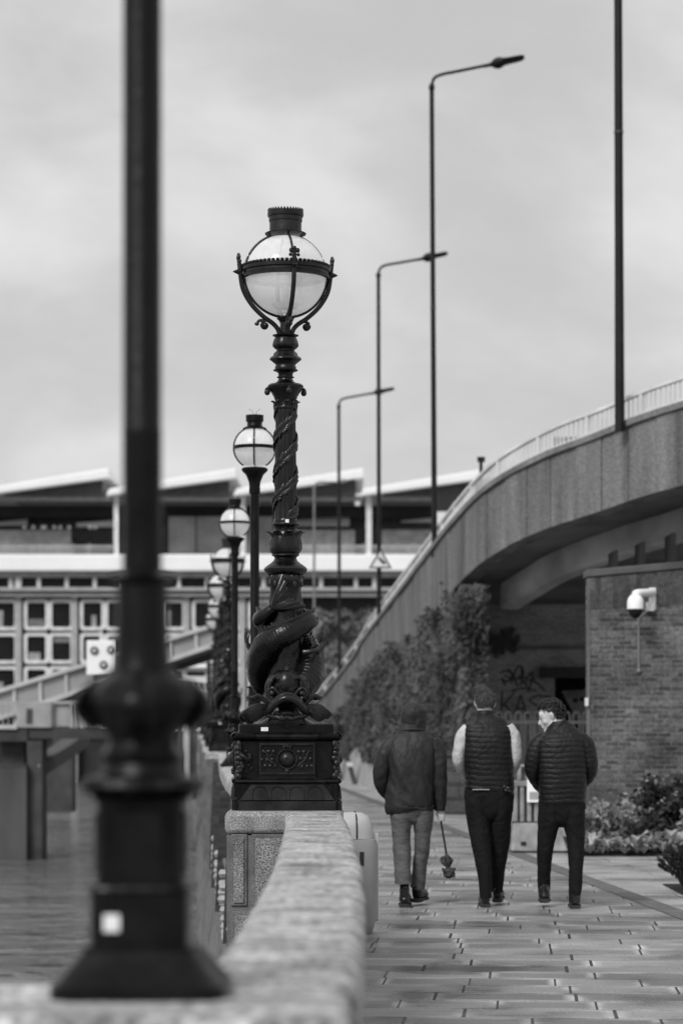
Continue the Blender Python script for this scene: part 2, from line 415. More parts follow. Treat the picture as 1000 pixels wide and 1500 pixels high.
GUT=mat('gutter_setts',.13,.8,.3,5,.5,40,.3,speck=.2,speckscale=60)
g=MB(); g.quad((gutx(-12),-12,.004),(gutx(-12)+.2,-12,.004),(gutx(62)+.2,62,.004),(gutx(62),62,.004))
tag(g.build('drainage_strip',GUT,smooth=False),kind='structure')
# water
WZ=-2.6
m=bpy.data.materials.new('river_water'); m.use_nodes=True; nt=m.node_tree; N=nt.nodes; L=nt.links; b=N['Principled BSDF']
b.inputs['Base Color'].default_value=(.105,.105,.105,1); b.inputs['Roughness'].default_value=.12; b.inputs['Specular IOR Level'].default_value=.5
tc=N.new('ShaderNodeTexCoord')
def nz(sc,det,st):
    mp=N.new('ShaderNodeMapping'); mp.inputs['Scale'].default_value=st; L.new(tc.outputs['Object'],mp.inputs[0])
    n=N.new('ShaderNodeTexNoise'); n.inputs['Scale'].default_value=sc; n.inputs['Detail'].default_value=det; n.inputs['Distortion'].default_value=1.6; L.new(mp.outputs[0],n.inputs[0]); return n
na=nz(1.1,5,(.75,1,1)); nb=nz(.3,4,(.7,1,1))
ad=N.new('ShaderNodeMath'); ad.operation='MULTIPLY_ADD'; L.new(nb.outputs[0],ad.inputs[0]); ad.inputs[1].default_value=3.0; L.new(na.outputs[0],ad.inputs[2])
bp=N.new('ShaderNodeBump'); bp.inputs['Strength'].default_value=1; bp.inputs['Distance'].default_value=.3; L.new(ad.outputs[0],bp.inputs['Height']); L.new(bp.outputs[0],b.inputs['Normal'])
g=MB(); g.quad((-900,-60,WZ),(60,-60,WZ),(60,1200,WZ),(-900,1200,WZ))
tag(g.build('river',m,smooth=False),kind='structure')

# ================================================================= embankment wall
PT=1.0
emb=thing('embankment_wall','pale granite river wall with rounded coping running beside the path under the ornate lamps','river wall',(0,14,0))
def finepath(ya,yb,step):
    n=max(2,int((yb-ya)/step)); out=[]
    K=resample([(x,y) for (x,y) in WALLC],12)
    for i in range(n+1):
        y=ya+(yb-ya)*i/n
        for a,b in zip(K,K[1:]):
            if a[1]<=y<=b[1]:
                out.append((a[0]+(b[0]-a[0])*(y-a[1])/(b[1]-a[1]),y)); break
    return out
def copesec(hw,top,h,r=.05):
    pts=[]
    for k in range(6):
        a=R(90*k/5); pts.append((-hw+r-r*math.cos(a),top-r+r*math.sin(a)))   # offsets: + is left(-x)
    for k in range(6):
        a=R(90-90*k/5); pts.append((hw-r+r*math.cos(a),top-r+r*math.sin(a)))
    pts+=[(hw,top-h),(-hw,top-h)]
    return pts
rng=random.Random(3)
y=5.02; segs=[]
for yb in (6.4,7.9,9.5,11.1,12.7,14.28): segs.append((y,yb)); y=yb+.006
y=15.24
while y<100:
    yb=y+1.6; segs.append((y,yb)); y=yb+.006
cb=MB()
for a,b in segs:
    st=len(cb.v); dz=rng.uniform(-.003,.003)
    cb.sweep(finepath(a,b,.12 if a<14 else .8),lambda i:copesec(.17,PT+dz,.14,.045))
cb.wob(.004,4)
cb.build('coping',COPE,emb,ang=50,world=True)
# body of the parapet and battered river face
fb=MB(); fb.sweep(finepath(4.9,140,.5),lambda i:[(-.13,-.02),(-.13,PT-.145),(.13,PT-.145),(.14,0),(.16,-.3),(.55,-2.9),(-.13,-2.9)])
fb.build('wall_face',STONEW,emb,smooth=False,world=True)
# string courses and timber fenders with a mooring chain
sb=MB()
for z in (.2,-.55,-1.3,-2.05):
    o=.16+(.39/2.6)*max(0,-.3-z)
    sb.sweep(finepath(16,130,.7),lambda i:[(o-.02,z-.02),(o+.0,z+.02),(o+.05,z+.015),(o+.05,z-.02)])
sb.build('string_course',GRANS,emb,smooth=False,world=True)
ch=MB()
pts=[]
for k in range(0,420):
    y=15.8+k*.22; ph=((y-15.8)%3.3)/3.3
    z=.12-.45*(1-(2*ph-1)**2); o=.20
    ch.ball((wallx(y)-o-.03,y,z),.05,.10,.05,6,4)
ch.build('mooring_chain',STEELG,emb,world=True)
fd=MB()
for k in range(24):
    y=16.6+k*3.3
    fd.hexa([(wallx(y)-.30,y,-.3),(wallx(y)-.12,y,-.3),(wallx(y)-.12,y+.3,-.3),(wallx(y)-.30,y+.3,-.3),(wallx(y)-.25,y,.85),(wallx(y)-.12,y,.85),(wallx(y)-.12,y+.3,.85),(wallx(y)-.25,y+.3,.85)])
fd.build('timber_fender',TIMBER,emb,smooth=False,world=True)
# piers carrying the lamps
def pier(x0,x1,y0,y1,m=None):
    c=MB(); i=.012; c.box(x0+i,x1-i,y0+i,y1-i,-2.8,PT-.142); b=c.build('pier',GRANS,emb,smooth=False,world=True)
    c=MB(); c.box(x0,x1,y0,y1,PT-.135,PT); c.build('pier_coping',m or COPE,b,world=True,bev=.03)
    return b
GRANW=mat('granite_coping_speckled',.24,.8,.35,7,.6,110,.3,speck=.5,speckscale=120,bdist=.005)
pier(-1.35,.018,4.38,5.005)
big=pier(-.69,.012,14.30,15.22,GRANW)
s_=247.7
def pz(y): return CZ-(y-HY)/s_
def pxx(x): return (x-500)/s_
for (xa,xb,ya,yb) in ((338,362,1222,1327),(368,470,1222,1327),(338,470,1335,1460)):
    c=MB(); x0,x1,z0,z1=pxx(xa),pxx(xb),pz(yb),pz(ya)
    c.box(x0,x1,14.298,14.32,z0,z1); fr=c.build('panel_block',GRANS,big,smooth=False,world=True,bev=.006)
    c=MB(); q=.025 if xb-xa>30 else .018
    c.box(x0+q,x1-q,14.288,14.30,z0+q,z1-q); c.build('rough_panel',GRAN,big,smooth=False,world=True,bev=.004)
# ================================================================= ornate dolphin lamp (local: origin at centre of its base, front = -Y)
S=240.0
def zz(y): return (1185-y)/S
def make_dolphin_lamp():
    root=thing('dolphin_lamp','tall sharply seen black iron lamp with entwined dolphins, nearest dolphin lamp, on granite pier','street lamp',(-.341,14.76,PT),'ornate dolphin lamps along the river wall')
    def crossplan(h,b,r):     # square h with projecting centre r of half width b
        return [(-h,-h),(-b,-h),(-b,-h-r),(b,-h-r),(b,-h),(h,-h),(h,-b),(h+r,-b),(h+r,b),(h,b),(h,h),(b,h),(b,h+r),(-b,h+r),(-b,h),(-h,h),(-h,b),(-h-r,b),(-h-r,-b),(-h,-b)]
    def cross_lathe(mb,levels):
        mb.rings([[Vector((x,y,z)) for (x,y) in crossplan(h,b,r)] for (h,b,r,z) in levels])
    m=MB()
    h=.306
    # lowest blocks
    cross_lathe(m,[(h,.285,.012,0),(h,.285,.012,zz(1172)),(h-.006,.27,.012,zz(1170)),(h-.006,.27,.012,zz(1147)),(h,.235,.02,zz(1146)),(h+.004,.235,.02,zz(1143.5)),(h,.235,.02,zz(1141)),(h-.012,.235,.018,zz(1139.5)),
       (h-.03,.17,.035,zz(1138)),(h-.034,.17,.035,zz(1086)),(h-.02,.17,.035,zz(1084)),(h-.005,.18,.03,zz(1082)),(h+.004,.18,.024,zz(1079)),(h+.004,.19,.02,zz(1076)),(h-.012,.2,.015,zz(1073)),
       (.280,.2,.004,zz(1072.5)),(.280,.2,.004,zz(1063)),(.275,.2,.003,zz(1061))])
    ped=m.build('pedestal',IRON,root,ang=25)
    # sloped panels with arches, one per side
    for q in range(4):
        Mq=Matrix.Rotation(q*math.pi/2,4,'Z'); a=MB()
        z0,z1=zz(1170),zz(1147.5); y0,y1=-.326,-.316
        a.hexa([(-.282,y0,z0),(.282,y0,z0),(.282,-.29,z0),(-.282,-.29,z0),(-.215,y1,z1),(.215,y1,z1),(.215,-.29,z1),(-.215,-.29,z1)])
        a.box(-.29,.29,-.329,-.28,0,zz(1171.5))
        for k in range(4):
            cx=-.165+.11*k
            pts=[]
            for j in range(9):
                t=math.pi*j/8; pts.append((cx-.043*math.cos(t)*1.0,y0+.02,z0+.045+.038*math.sin(t)))
            pts=[(cx-.046,y0-.0,z0+.004)]+pts+[(cx+.046,y0,z0+.004)]
            a.tube([(p[0],y0-.002+(p[2]-z0)/(z1-z0)*(y1-y0),p[2]) for p in pts],.0055,6)
            for j in range(3): a.ball((cx-.02+.02*j,y0+.022,z0+.055-.012*abs(j-1)),.011,.009,.018,6,5)
            a.ball((cx,y0+.012,z0+.022),.008,.008,.022,6,5)
        a.xf(Mq); a.build('arched_panel',IRONW,ped,ang=30)
        # relief panel with globe on each face
        b=MB(); yf=-.311; zc=zz(1111)
        for (xa,xb,za,zb) in ((-.165,.165,zz(1133),zz(1130)),(-.165,.165,zz(1091),zz(1088)),(-.165,-.155,zz(1130),zz(1091)),(.155,.165,zz(1130),zz(1091))):
            b.box(xa,xb,yf-.010,yf+.004,za,zb)
        b.ball((0,yf,zc),.046,.04,.046,20,12)
        ring=[(0.058*math.cos(t),yf-.004,zc+.058*math.sin(t)) for t in [2*math.pi*i/20 for i in range(21)]]
        b.tube(ring,.007,6); b.tube([(-.045,yf-.012,zc+.004),(0,yf-.042,zc+.004),(.045,yf-.012,zc+.004)],.004,5)
        for k in range(3): b.ball((-.018+.018*k,yf-.008,zz(1094)+.006*(k==1)),.012,.012,.014,7,5)
        b.ball((0,yf-.008,zz(1128)),.016,.014,.014,8,6); b.ball((0,yf-.008,zz(1132)),.008,.012,.012,8,6)
        for sx in (-1,1):
            for k in range(4):
                t0=k*1.5; cx=sx*(.085+.02*(k%2)); cz=zc-.035+.024*k
                sp=[(cx+sx*(.012+.006*t/4)*math.cos(t0+t*sx),yf-.003,cz+(.012+.006*t/4)*math.sin(t0+t*sx)) for t in [i*.6 for i in range(9)]]
                b.tube(sp,.005,5)
            for k in range(9): b.ball((sx*(.07+.01*k),yf-.002,zc+.05*math.sin(k*2.1+sx)),.011,.009,.011,7,5)
            b.bez([(sx*.065,yf,zc-.045),(sx*.09,yf-.008,zc-.02),(sx*.11,yf-.006,zc),(sx*.125,yf-.008,zc+.04),(sx*.145,yf,zc+.045)],.007,6)
        b.xf(Mq); b.build('relief_panel',IRONW,ped)
        # corner figure
        c=MB(); rng2=random.Random(q)
        for k,(zy,rr) in enumerate(((1090,.018),(1096,.026),(1103,.024),(1110,.028),(1117,.022),(1124,.02),(1131,.018),(1136,.022))):
            c.ball((-.290+rng2.uniform(-.008,.008)*1,-.290+rng2.uniform(-.008,.008),zz(zy)),rr,rr,.026,8,6)
        c.bez([(-.285,-.295,zz(1102)),(-.255,-.31,zz(1108)),(-.23,-.295,zz(1113)),(-.22,-.285,zz(1104))],.011,7)
        c.bez([(-.295,-.285,zz(1112)),(-.265,-.305,zz(1120)),(-.285,-.31,zz(1130))],.013,7)
        for k in range(7): c.ball((-.245+.016*(k%3),-.28,zz(1100+5*k)),.010,.012,.012,6,5)
        c.xf(Mq); c.build('corner_figure',IRONW,ped)
    lb=MB(); lb.box(-.155,-.112,-.2875,-.2835,zz(1071),zz(1065.5)); lb.build('label',STICK,ped,smooth=False)
    # column core and shaft
    m=MB()
    def n0(a,z): return 1+.10*noise.noise(Vector((math.cos(a)*3,math.sin(a)*3,z*14)))+.05*noise.noise(Vector((math.cos(a)*8,math.sin(a)*8,z*30)))
    m.lathe([(.2,zz(1062)),(.17,zz(1052)),(.14,zz(1030)),(.125,zz(1000)),(.115,zz(970)),(.112,zz(940)),(.112,zz(915)),(.105,zz(895)),(.096,zz(878)),(.094,zz(866)),(.1,zz(856)),(.108,zz(849)),(.1,zz(843))],48,mod=n0)
    for k in range(10):
        a=k*math.pi/5
        for (zy,rr,sc) in ((847,.104,.012),(856,.098,.014)):
            m.ball((rr*math.cos(a+zy),rr*math.sin(a+zy),zz(zy)),sc,sc,sc*1.5,7,5)
    m.lathe([(.104,zz(843)),(.128,zz(838)),(.133,zz(834)),(.126,zz(831.5)),(.118,zz(830)),(.094,zz(826)),(.074,zz(822)),(.066,zz(818)),(.072,zz(815.5)),(.084,zz(814.5)),(.082,zz(812.5)),(.084,zz(811.5))],40)
    def rel(a,z): return 1+.07*max(0,math.cos(a*6))*math.sin((z-zz(812))/(zz(780)-zz(812))*math.pi)+.07*noise.noise(Vector((math.cos(a)*5,math.sin(a)*5,z*40)))
    m.lathe([(.078,zz(812)),(.092,zz(809)),(.095,zz(803)),(.093,zz(796)),(.088,zz(789)),(.09,zz(783)),(.078,zz(778)),(.068,zz(775))],60,mod=rel)
    for k in range(8):   # flared leaf collar
        a=k*math.pi/4+.2; ca,sa=math.cos(a),math.sin(a)
        m.loft([(.078*ca,.078*sa,zz(789),.03,.006),(.092*ca,.092*sa,zz(783),.033,.007),(.11*ca,.11*sa,zz(779.5),.02,.005),(.122*ca,.122*sa,zz(780.5),.004,.003)],8,4,hint=(-sa,ca,0))
    m.lathe([(.068,zz(776)),(.07,zz(772)),(.08,zz(770.5)),(.084,zz(768)),(.08,zz(766.5)),(.072,zz(766)),(.073,zz(763)),(.069,zz(761))],40,mod=lambda a,z:1+.03*math.cos(24*a) if zz(771)<z<zz(767) else 1)
    def flute(a,z): return 1-.075*(max(0,math.cos(a*12))**.5)
    m.lathe([(.069,zz(762)),(.0685,zz(740)),(.067,zz(700)),(.064,zz(650)),(.061,zz(605)),(.06,zz(600))],96,mod=flute)
    m.lathe([(.06,zz(601)),(.067,zz(599)),(.068,zz(597)),(.062,zz(595)),(.064,zz(588)),(.072,zz(582)),(.086,zz(576)),(.1,zz(572)),(.107,zz(569)),(.11,zz(566)),(.1,zz(563.5)),(.068,zz(562)),(.05,zz(559)),(.044,zz(556)),(.0435,zz(554.5)),(.053,zz(553.5)),(.053,zz(552.5)),(.044,zz(551.5)),(.045,zz(547)),(.056,zz(545)),(.074,zz(543.5)),(.076,zz(542.5)),(.066,zz(541)),(.066,zz(538.5)),(.06,zz(536)),(.062,zz(534)),(.08,zz(530)),(.095,zz(527)),(.092,zz(524.5)),(.075,zz(522)),(.07,zz(518)),(.055,zz(514.5)),(.056,zz(512.5)),(.066,zz(511)),(.076,zz(508)),(.078,zz(505)),(.07,zz(498)),(.062,zz(494)),(.078,zz(492.5)),(.08,zz(491.5)),(.05,zz(491)),(.04,zz(488))],48,
        mod=lambda a,z:1+(.06*abs(math.cos(3*a))-.03 if zz(532)<z<zz(516) or zz(510)<z<zz(495) else 0))
    for k in range(4):   # little balls and leaves of the capital
        a=k*math.pi/2+.15; ca,sa=math.cos(a),math.sin(a)
        m.ball((.113*ca,.113*sa,zz(575.5)),.018,.018,.02,10,8)
        m.bez([(.095*ca,.095*sa,zz(569)),(.118*ca,.118*sa,zz(571)),(.118*ca,.118*sa,zz(577))],.009,7)
    for k in range(8):
        a=k*math.pi/4+.15; ca,sa=math.cos(a),math.sin(a)
        m.loft([(.062*ca,.062*sa,zz(597),.02,.006),(.069*ca,.069*sa,zz(591),.024,.007),(.083*ca,.083*sa,zz(588.5),.012,.005),(.088*ca,.088*sa,zz(590),.003,.003)],7,3,hint=(-sa,ca,0))
    col=m.build('column',IRONC,root,ang=50)
    # spiral garland
    for s0 in (0,math.pi):
        g=MB(); rg=random.Random(5); pts=[]
        N_=180
        for i in range(N_+1):
            t=i/N_; z=zz(764)+(zz(602)-zz(764))*t; r=.0695+(.060-.0695)*t
            a=-math.pi/2+s0+t*2*math.pi*1.75
            pts.append((r*math.cos(a),r*math.sin(a),z))
        g.tube(pts,.0075,6)
        for i in range(2,N_-2,3):
            p=Vector(pts[i]); d=(Vector(pts[i+1])-p).normalized(); ra=Vector((p.x,p.y,0)).normalized()
            for sg in (1,-1):
                w=(d*1.0+sg*d.cross(ra)*rg.uniform(.25,.6)).normalized()
                q=p+w*.04
                q2=p+w*.066
                q=Vector((q.x,q.y,0)).normalized()*(Vector((p.x,p.y,0)).length+.008)+Vector((0,0,q.z))
                q2=Vector((q2.x,q2.y,0)).normalized()*(Vector((p.x,p.y,0)).length+rg.uniform(.004,.014))+Vector((0,0,q2.z))
                nn=w.cross(ra)
                g.loft([(p.x,p.y,p.z,.003,.003),(q.x,q.y,q.z,.011,.004),(q2.x,q2.y,q2.z,.002,.002)],6,3,hint=tuple(nn))
        g.build('garland',IRONC,col)
    lb=MB(); lb.box(-.004,.018,-.083,-.0815,zz(767.5),zz(762.5)); lb.build('label',STICK,col,smooth=False)
    # ---- the two dolphins
    for f in range(2):
        Mq=Matrix.Rotation(f*math.pi,4,'Z')
        b=MB()
        ks=[(-78,1018,.155,.060),(-58,1010,.17,.075),(-30,992,.165,.085),(0,968,.150,.093),(35,948,.145,.084),(70,936,.15,.070),(90,930,.155,.066),(120,921,.152,.058),(150,912,.155,.052),(180,908,.160,.046),(200,905,.158,.040),(218,900,.148,.034),(232,893,.138,.027)]
        ks=[(a,y,r,q) for (a,y,r,q) in ks]
        keys=[]
        for (a,y,r,q) in ks:
            a=R(a); keys.append((r*math.cos(a),r*math.sin(a),zz(y),q*.92,q*1.08))
        def hint(c,t): return Vector((c.x,c.y,0)).normalized()
        def scale(p,g_,t): return 1+.008*(math.sin(t*340))+.006*math.sin(g_*22)*math.sin(t*170)*(1 if t<.75 else .3)+.012*math.sin(g_*9+t*60)*(t<.7)+.05*noise.noise(p*16)
        b.loft(keys,36,26,hint,mod=scale)
        b.xf(Mq); fish=b.build('dolphin',IRONC,root,ang=60)
        # dorsal ridge
        d=MB(); K=resample(keys,4)
        for i,k in enumerate(K[8:-8]):
            a=math.atan2(k[1],k[0]); rr=math.hypot(k[0],k[1])
            top=Vector(k[:3])+Vector((math.cos(a)*.25,math.sin(a)*.25,.97))*k[4]*.98
            hh=.030+.012*(i%2)
            tg=Vector((-math.sin(a),math.cos(a),.35)).normalized()
            e=top+Vector((math.cos(a)*.2,math.sin(a)*.2,.75))*hh-tg*.012
            d.loft([(top.x,top.y,top.z-.008,.005,.022),(e.x,e.y,e.z,.003,.006)],6,2,hint=(math.cos(a),math.sin(a),0))
        d.xf(Mq); d.build('dorsal_fin',IRONC,fish)
        # side fin that flares off the body at the side
        d=MB()
        for k in range(7):
            u=k/6; a0=Vector((.20,-.075,zz(958)))+Vector((.012*u,.05*u,.0)); a1=Vector((.215+.03*math.sin(u*3),-.09+.10*u,zz(925)+.03*u*(1-u)*4-.02*u))
            mid=(a0+a1)*.5+Vector((.02,0,0))
            d.loft([(*a0,.006,.012),(*mid,.006,.014),(*a1,.003,.008)],6,3,hint=(1,0,0))
        d.bez([(.10,-.17,zz(957)),(.16,-.175,zz(955)),(.20,-.13,zz(950)),(.235,-.07,zz(940))],lambda t:.016-.008*t,8)
        d.xf(Mq); d.build('side_fin',IRONC,fish)
        # tail
        d=MB()
        E=Vector(keys[-1][:3])
        for k in range(9):
            u=k/8
            ang_=R(72-68*u); ln=.215-.085*math.sin(u*math.pi)+(.0 if u<.5 else -.015)
            tip=E+Vector((math.cos(ang_)*ln,-.03-.012*math.sin(u*9),math.sin(ang_)*ln))
            midp=E+(tip-E)*.5+Vector((0,-.028,.0))
            dirp=Vector((math.sin(ang_),0,-math.cos(ang_)))
            d.loft([(*(E-Vector((.01,0,.004))),.008,.014),(*midp,.016,.010),(*tip,.012,.004)],8,5,hint=tuple(dirp))
        d.xf(Mq); d.build('tail_fin',IRONC,fish)
        # head
        d=MB()
        HY_=-.215
        def hx(x): return (x-418)/S
        d.ball((0,HY_+.03,zz(1010)),.112,.115,.125,28,18,mod=lambda p:1+.03*math.sin(9*math.atan2(p.x,p.z+.001)))
        d.ball((0,HY_-.035,zz(1004)),.066,.055,.085,20,14)
        for sx in (-1,1):
            for (ox,oy,rr) in ((.094,.0,.040),(.108,.02,.034)):
                pts=[(sx*(ox-.02),HY_-.055+oy,zz(992)),(sx*(ox+.004),HY_-.06+oy,zz(1000)),(sx*(ox+.012),HY_-.055+oy,zz(1012)),(sx*(ox-.004),HY_-.06+oy,zz(1024))]
                d.bez(pts,.012,8)
            d.ball((sx*.088,HY_-.066,zz(1016)),.021,.02,.021,12,9); d.ball((sx*.088,HY_-.08,zz(1017)),.010,.01,.010,8,6)
            d.bez([(sx*.05,HY_-.075,zz(1018)),(sx*.085,HY_-.085,zz(1009)),(sx*.112,HY_-.06,zz(1014))],.010,7)
        # snout and lips
        d.loft([(0,HY_-.02,zz(1018),.07,.05),(0,HY_-.07,zz(1022),.062,.034),(0,HY_-.105,zz(1025),.046,.022),(0,HY_-.122,zz(1028),.03,.012)],16,4,hint=(1,0,0))
        up=[(-.122,HY_-.05,zz(1046)),(-.10,HY_-.085,zz(1040)),(-.06,HY_-.115,zz(1030)),(-.02,HY_-.13,zz(1024.5)),(.02,HY_-.13,zz(1024.5)),(.06,HY_-.115,zz(1030)),(.10,HY_-.085,zz(1040)),(.122,HY_-.05,zz(1046))]
        d.bez(up,.021,10)
        d.bez([(p[0]*.97,p[1]+.006,p[2]+.022) for p in up[1:-1]],.016,9)
        lo=[(-.122,HY_-.05,zz(1046)),(-.1,HY_-.08,zz(1050)),(-.06,HY_-.11,zz(1051)),(-.03,HY_-.118,zz(1053.5)),(0,HY_-.112,zz(1052)),(.03,HY_-.118,zz(1053.5)),(.06,HY_-.11,zz(1051)),(.1,HY_-.08,zz(1050)),(.122,HY_-.05,zz(1046))]
        d.bez(lo,.014,9)
        d.ball((0,HY_-.03,zz(1047)),.075,.06,.02,14,8); d.ball((.0,HY_-.065,zz(1045)),.04,.03,.014,12,7)
        d.loft([(0,HY_+.02,zz(1066),.19,.10),(0,HY_,zz(1060),.15,.08),(0,HY_-.02,zz(1052),.11,.065),(0,HY_-.01,zz(1044),.08,.04)],20,3,hint=(1,0,0))
        for k in range(4):
            d.bez([(0,HY_-.02+.02*k,zz(985)),(.004*k,HY_+.015*k,zz(978-2*k)),(.012,HY_+.03+.02*k,zz(974-4*k))],lambda t:.016-.012*t,7)
        d.xf(Mq); head=d.build('head',IRONC,fish)
        # pectoral fins
        for sx in (-1,1):
            e=MB(); rt=Vector((sx*.095,HY_-.015,zz(1036)))
            for k in range(8):
                u=k/7
                tip=Vector((sx*(.275-.05*abs(u-.55)),HY_-.05+.03*u,zz(1040+13*u)))
                if k==0: tip=Vector((sx*.215,HY_+.0,zz(1021)))
                mid=rt+(tip-rt)*.55+Vector((sx*.0,-.045*math.sin(.5+u*2),.062*(.45-u)))
                dn=Vector((0,.3,-1)).normalized()
                e.loft([(*rt,.010,.016),(*mid,.015,.012),(*(rt+(tip-rt)*.85+Vector((0,-.02,0))),.013,.009),(*tip,.005,.004)],8,5,hint=tuple(dn))
            e.xf(Mq); e.build('pectoral_fin',IRONC,head if False else fish)
    # ---- lantern: globe, yoke, crown
    zc=zz(404); Rg=.248; rot=R(9)
    def sph(a0,a1,r=Rg,nn=14): return [(r*math.cos(t),zc+r*math.sin(t)) for t in [a0+(a1-a0)*i/nn for i in range(nn+1)]]
    up=MB(); up.lathe(sph(R(0),R(66)),48,cap=False); up.build('upper_globe',OPALU,root,ang=80)
    lo=MB(); lo.lathe(sph(R(-78),R(0)),48,cap=False); lo.build('lower_globe',OPALL,root,ang=80)
    inn=MB(); inn.lathe([(.0,zc-.2),(.07,zc-.2),(.085,zc-.175),(.02,zc-.165),(.018,zc-.06),(.03,zc-.05),(.034,zc+.02),(.01,zc+.05),(0,zc+.055)],20); inn.build('lamp_holder',OFFW,root)
    cr_=MB(); zt=zz(343)
    cr_.lathe([(.09,zz(346)),(.124,zz(344)),(.126,zz(342.5)),(.118,zz(341.5)),(.098,zz(340)),(.0975,zz(326)),(.1015,zz(325)),(.1025,zz(319)),(.1,zz(318.5)),(.107,zz(318)),(.109,zz(311)),(.0955,zz(311)),(.0955,zz(319)),(.02,zz(319))],64)
    for k in range(36):
        a=2*math.pi*k/36; b_=2*math.pi*(k+1)/36; r1,r0=.109,.103; z0,z1=zz(311),zz(307)
        mid=(a+b_)/2
        pts=[Vector((r1*math.cos(a),r1*math.sin(a),z0)),Vector((r1*math.cos(b_),r1*math.sin(b_),z0)),Vector((r1*math.cos(mid),r1*math.sin(mid),z1)),Vector((r0*math.cos(a),r0*math.sin(a),z0)),Vector((r0*math.cos(b_),r0*math.sin(b_),z0)),Vector((r0*math.cos(mid),r0*math.sin(mid),z1))]
        i=len(cr_.v); cr_.v+=pts; cr_.f+=[(i,i+1,i+2),(i+4,i+3,i+5),(i+1,i+4,i+5,i+2),(i+3,i,i+2,i+5)]
    cr_.tube([(.106*math.cos(t),.106*math.sin(t),zz(315+1.2*math.sin(t*5))) for t in [2*math.pi*i/60 for i in range(61)]],.005,6)
    cr_.build('vent_crown',IRONW,root,ang=30)
    y=MB()
    # equatorial band
    y.lathe([(.252,zz(410)),(.268,zz(409)),(.27,zz(405)),(.262,zz(403.5)),(.262,zz(400)),(.272,zz(399)),(.274,zz(394.5)),(.266,zz(393)),(.252,zz(393))],64,cap=False)
    for k in range(60):
        a=2*math.pi*k/60; y.ball((.262*math.cos(a),.262*math.sin(a),zz(391.5)),.013,.013,.010,7,5)
    y.build('band',IRONW,root,ang=50)
    for k in range(4):
        Mk=Matrix.Rotation(rot+k*math.pi/2,4,'Z'); a=MB()
        # outer arm in the local -Y direction
        prof=[(.037,491),(.050,482),(.082,474),(.132,466),(.192,453),(.236,439),(.264,425),(.276,410),(.280,400),(.284,391),(.289,384),(.292,379)]
        a.bez([(0,-r,zz(q)) for r,q in prof],lambda t:.0145 if t<.85 else .012,9,4)
        for r,q,s1 in ((.292,381,.014),(.290,386,.014),(.285,391,.013)): a.ball((0,-r,zz(q)),s1,s1*.8,s1,8,6)
        for sx in (-1,0,1): a.ball((sx*.020,-.290,zz(377+3*abs(sx))),.013,.011,.016,8,6)
        for sx in (-1,1): a.ball((sx*.024,-.285,zz(386)),.011,.010,.011,8,6)
        a.ball((0,-.288,zz(401)),.018,.02,.018,8,6); a.loft([(0,-.29,zz(401),.014,.014),(0,-.305,zz(401),.018,.012),(0,-.325,zz(401),.002,.002)],8,4,hint=(1,0,0))
        # scroll
        sp=[]
        for i in range(16):
            t=i/15*4.6; rr=.030*(1-i/22)
            sp.append((0,-(.125+rr*math.sin(t)),zz(471)-.030+rr*math.cos(t)))
        a.tube([(0,-.10,zz(469.5))]+sp,.0095,7); a.ball((0,-.125,zz(478.2)),.02,.02,.02,9,7)
        if k in (3,0): a.bez([(0,-.128,zz(471)),(0,-.16,zz(471)),(0,-.175,zz(475))],.009,6); a.ball((0,-.177,zz(476)),.015,.015,.013,7,5)
        a.xf(Mk); a.build('yoke_arm',IRONW,root)
        b=MB(); pts=[(0,-(Rg+.006)*math.cos(R(e)),zc+(Rg+.006)*math.sin(R(e))) for e in range(4,70,5)]
        b.tube(pts,.0075,8); b.xf(Mk); b.build('upper_strap',IRONW,root)
        b=MB(); pts=[(0,-(Rg+.007)*math.cos(R(e)),zc+(Rg+.007)*math.sin(R(e))) for e in range(-86,-2,5)]
        b.tube(pts,.0085,7); b.xf(Mk); b.build('lower_strap',IRONW,root)
    st=MB(); st.lathe([(.03,zz(489)),(.03,zz(473)),(.042,zz(470)),(.055,zz(467)),(.02,zz(463))],20); st.build('stem',IRONW,root)
    return root
dl=make_dolphin_lamp()
dl.rotation_euler.z=R(3)
for i,(d,x,lab) in enumerate(((41.5,-1.95,'dolphin lamp on the river wall, its ringed globe half behind the second plain post'),
      (49.1,-2.44,'far dolphin lamp on the river wall, the first one past the ringed globe'),
      (58.,-2.95,'far dolphin lamp on the river wall with a glint on its globe'),
      (65.5,-3.42,'small far dolphin lamp on the river wall, second from the end'),
      (86.7,-4.75,'farthest and smallest dolphin lamp on the river wall, at the end of the row'))):
    c=copy_tree(dl); c.location=(x,d,PT); c['label']=lab
    b=pier(x-.36,x+.36,d-.4,d+.4)

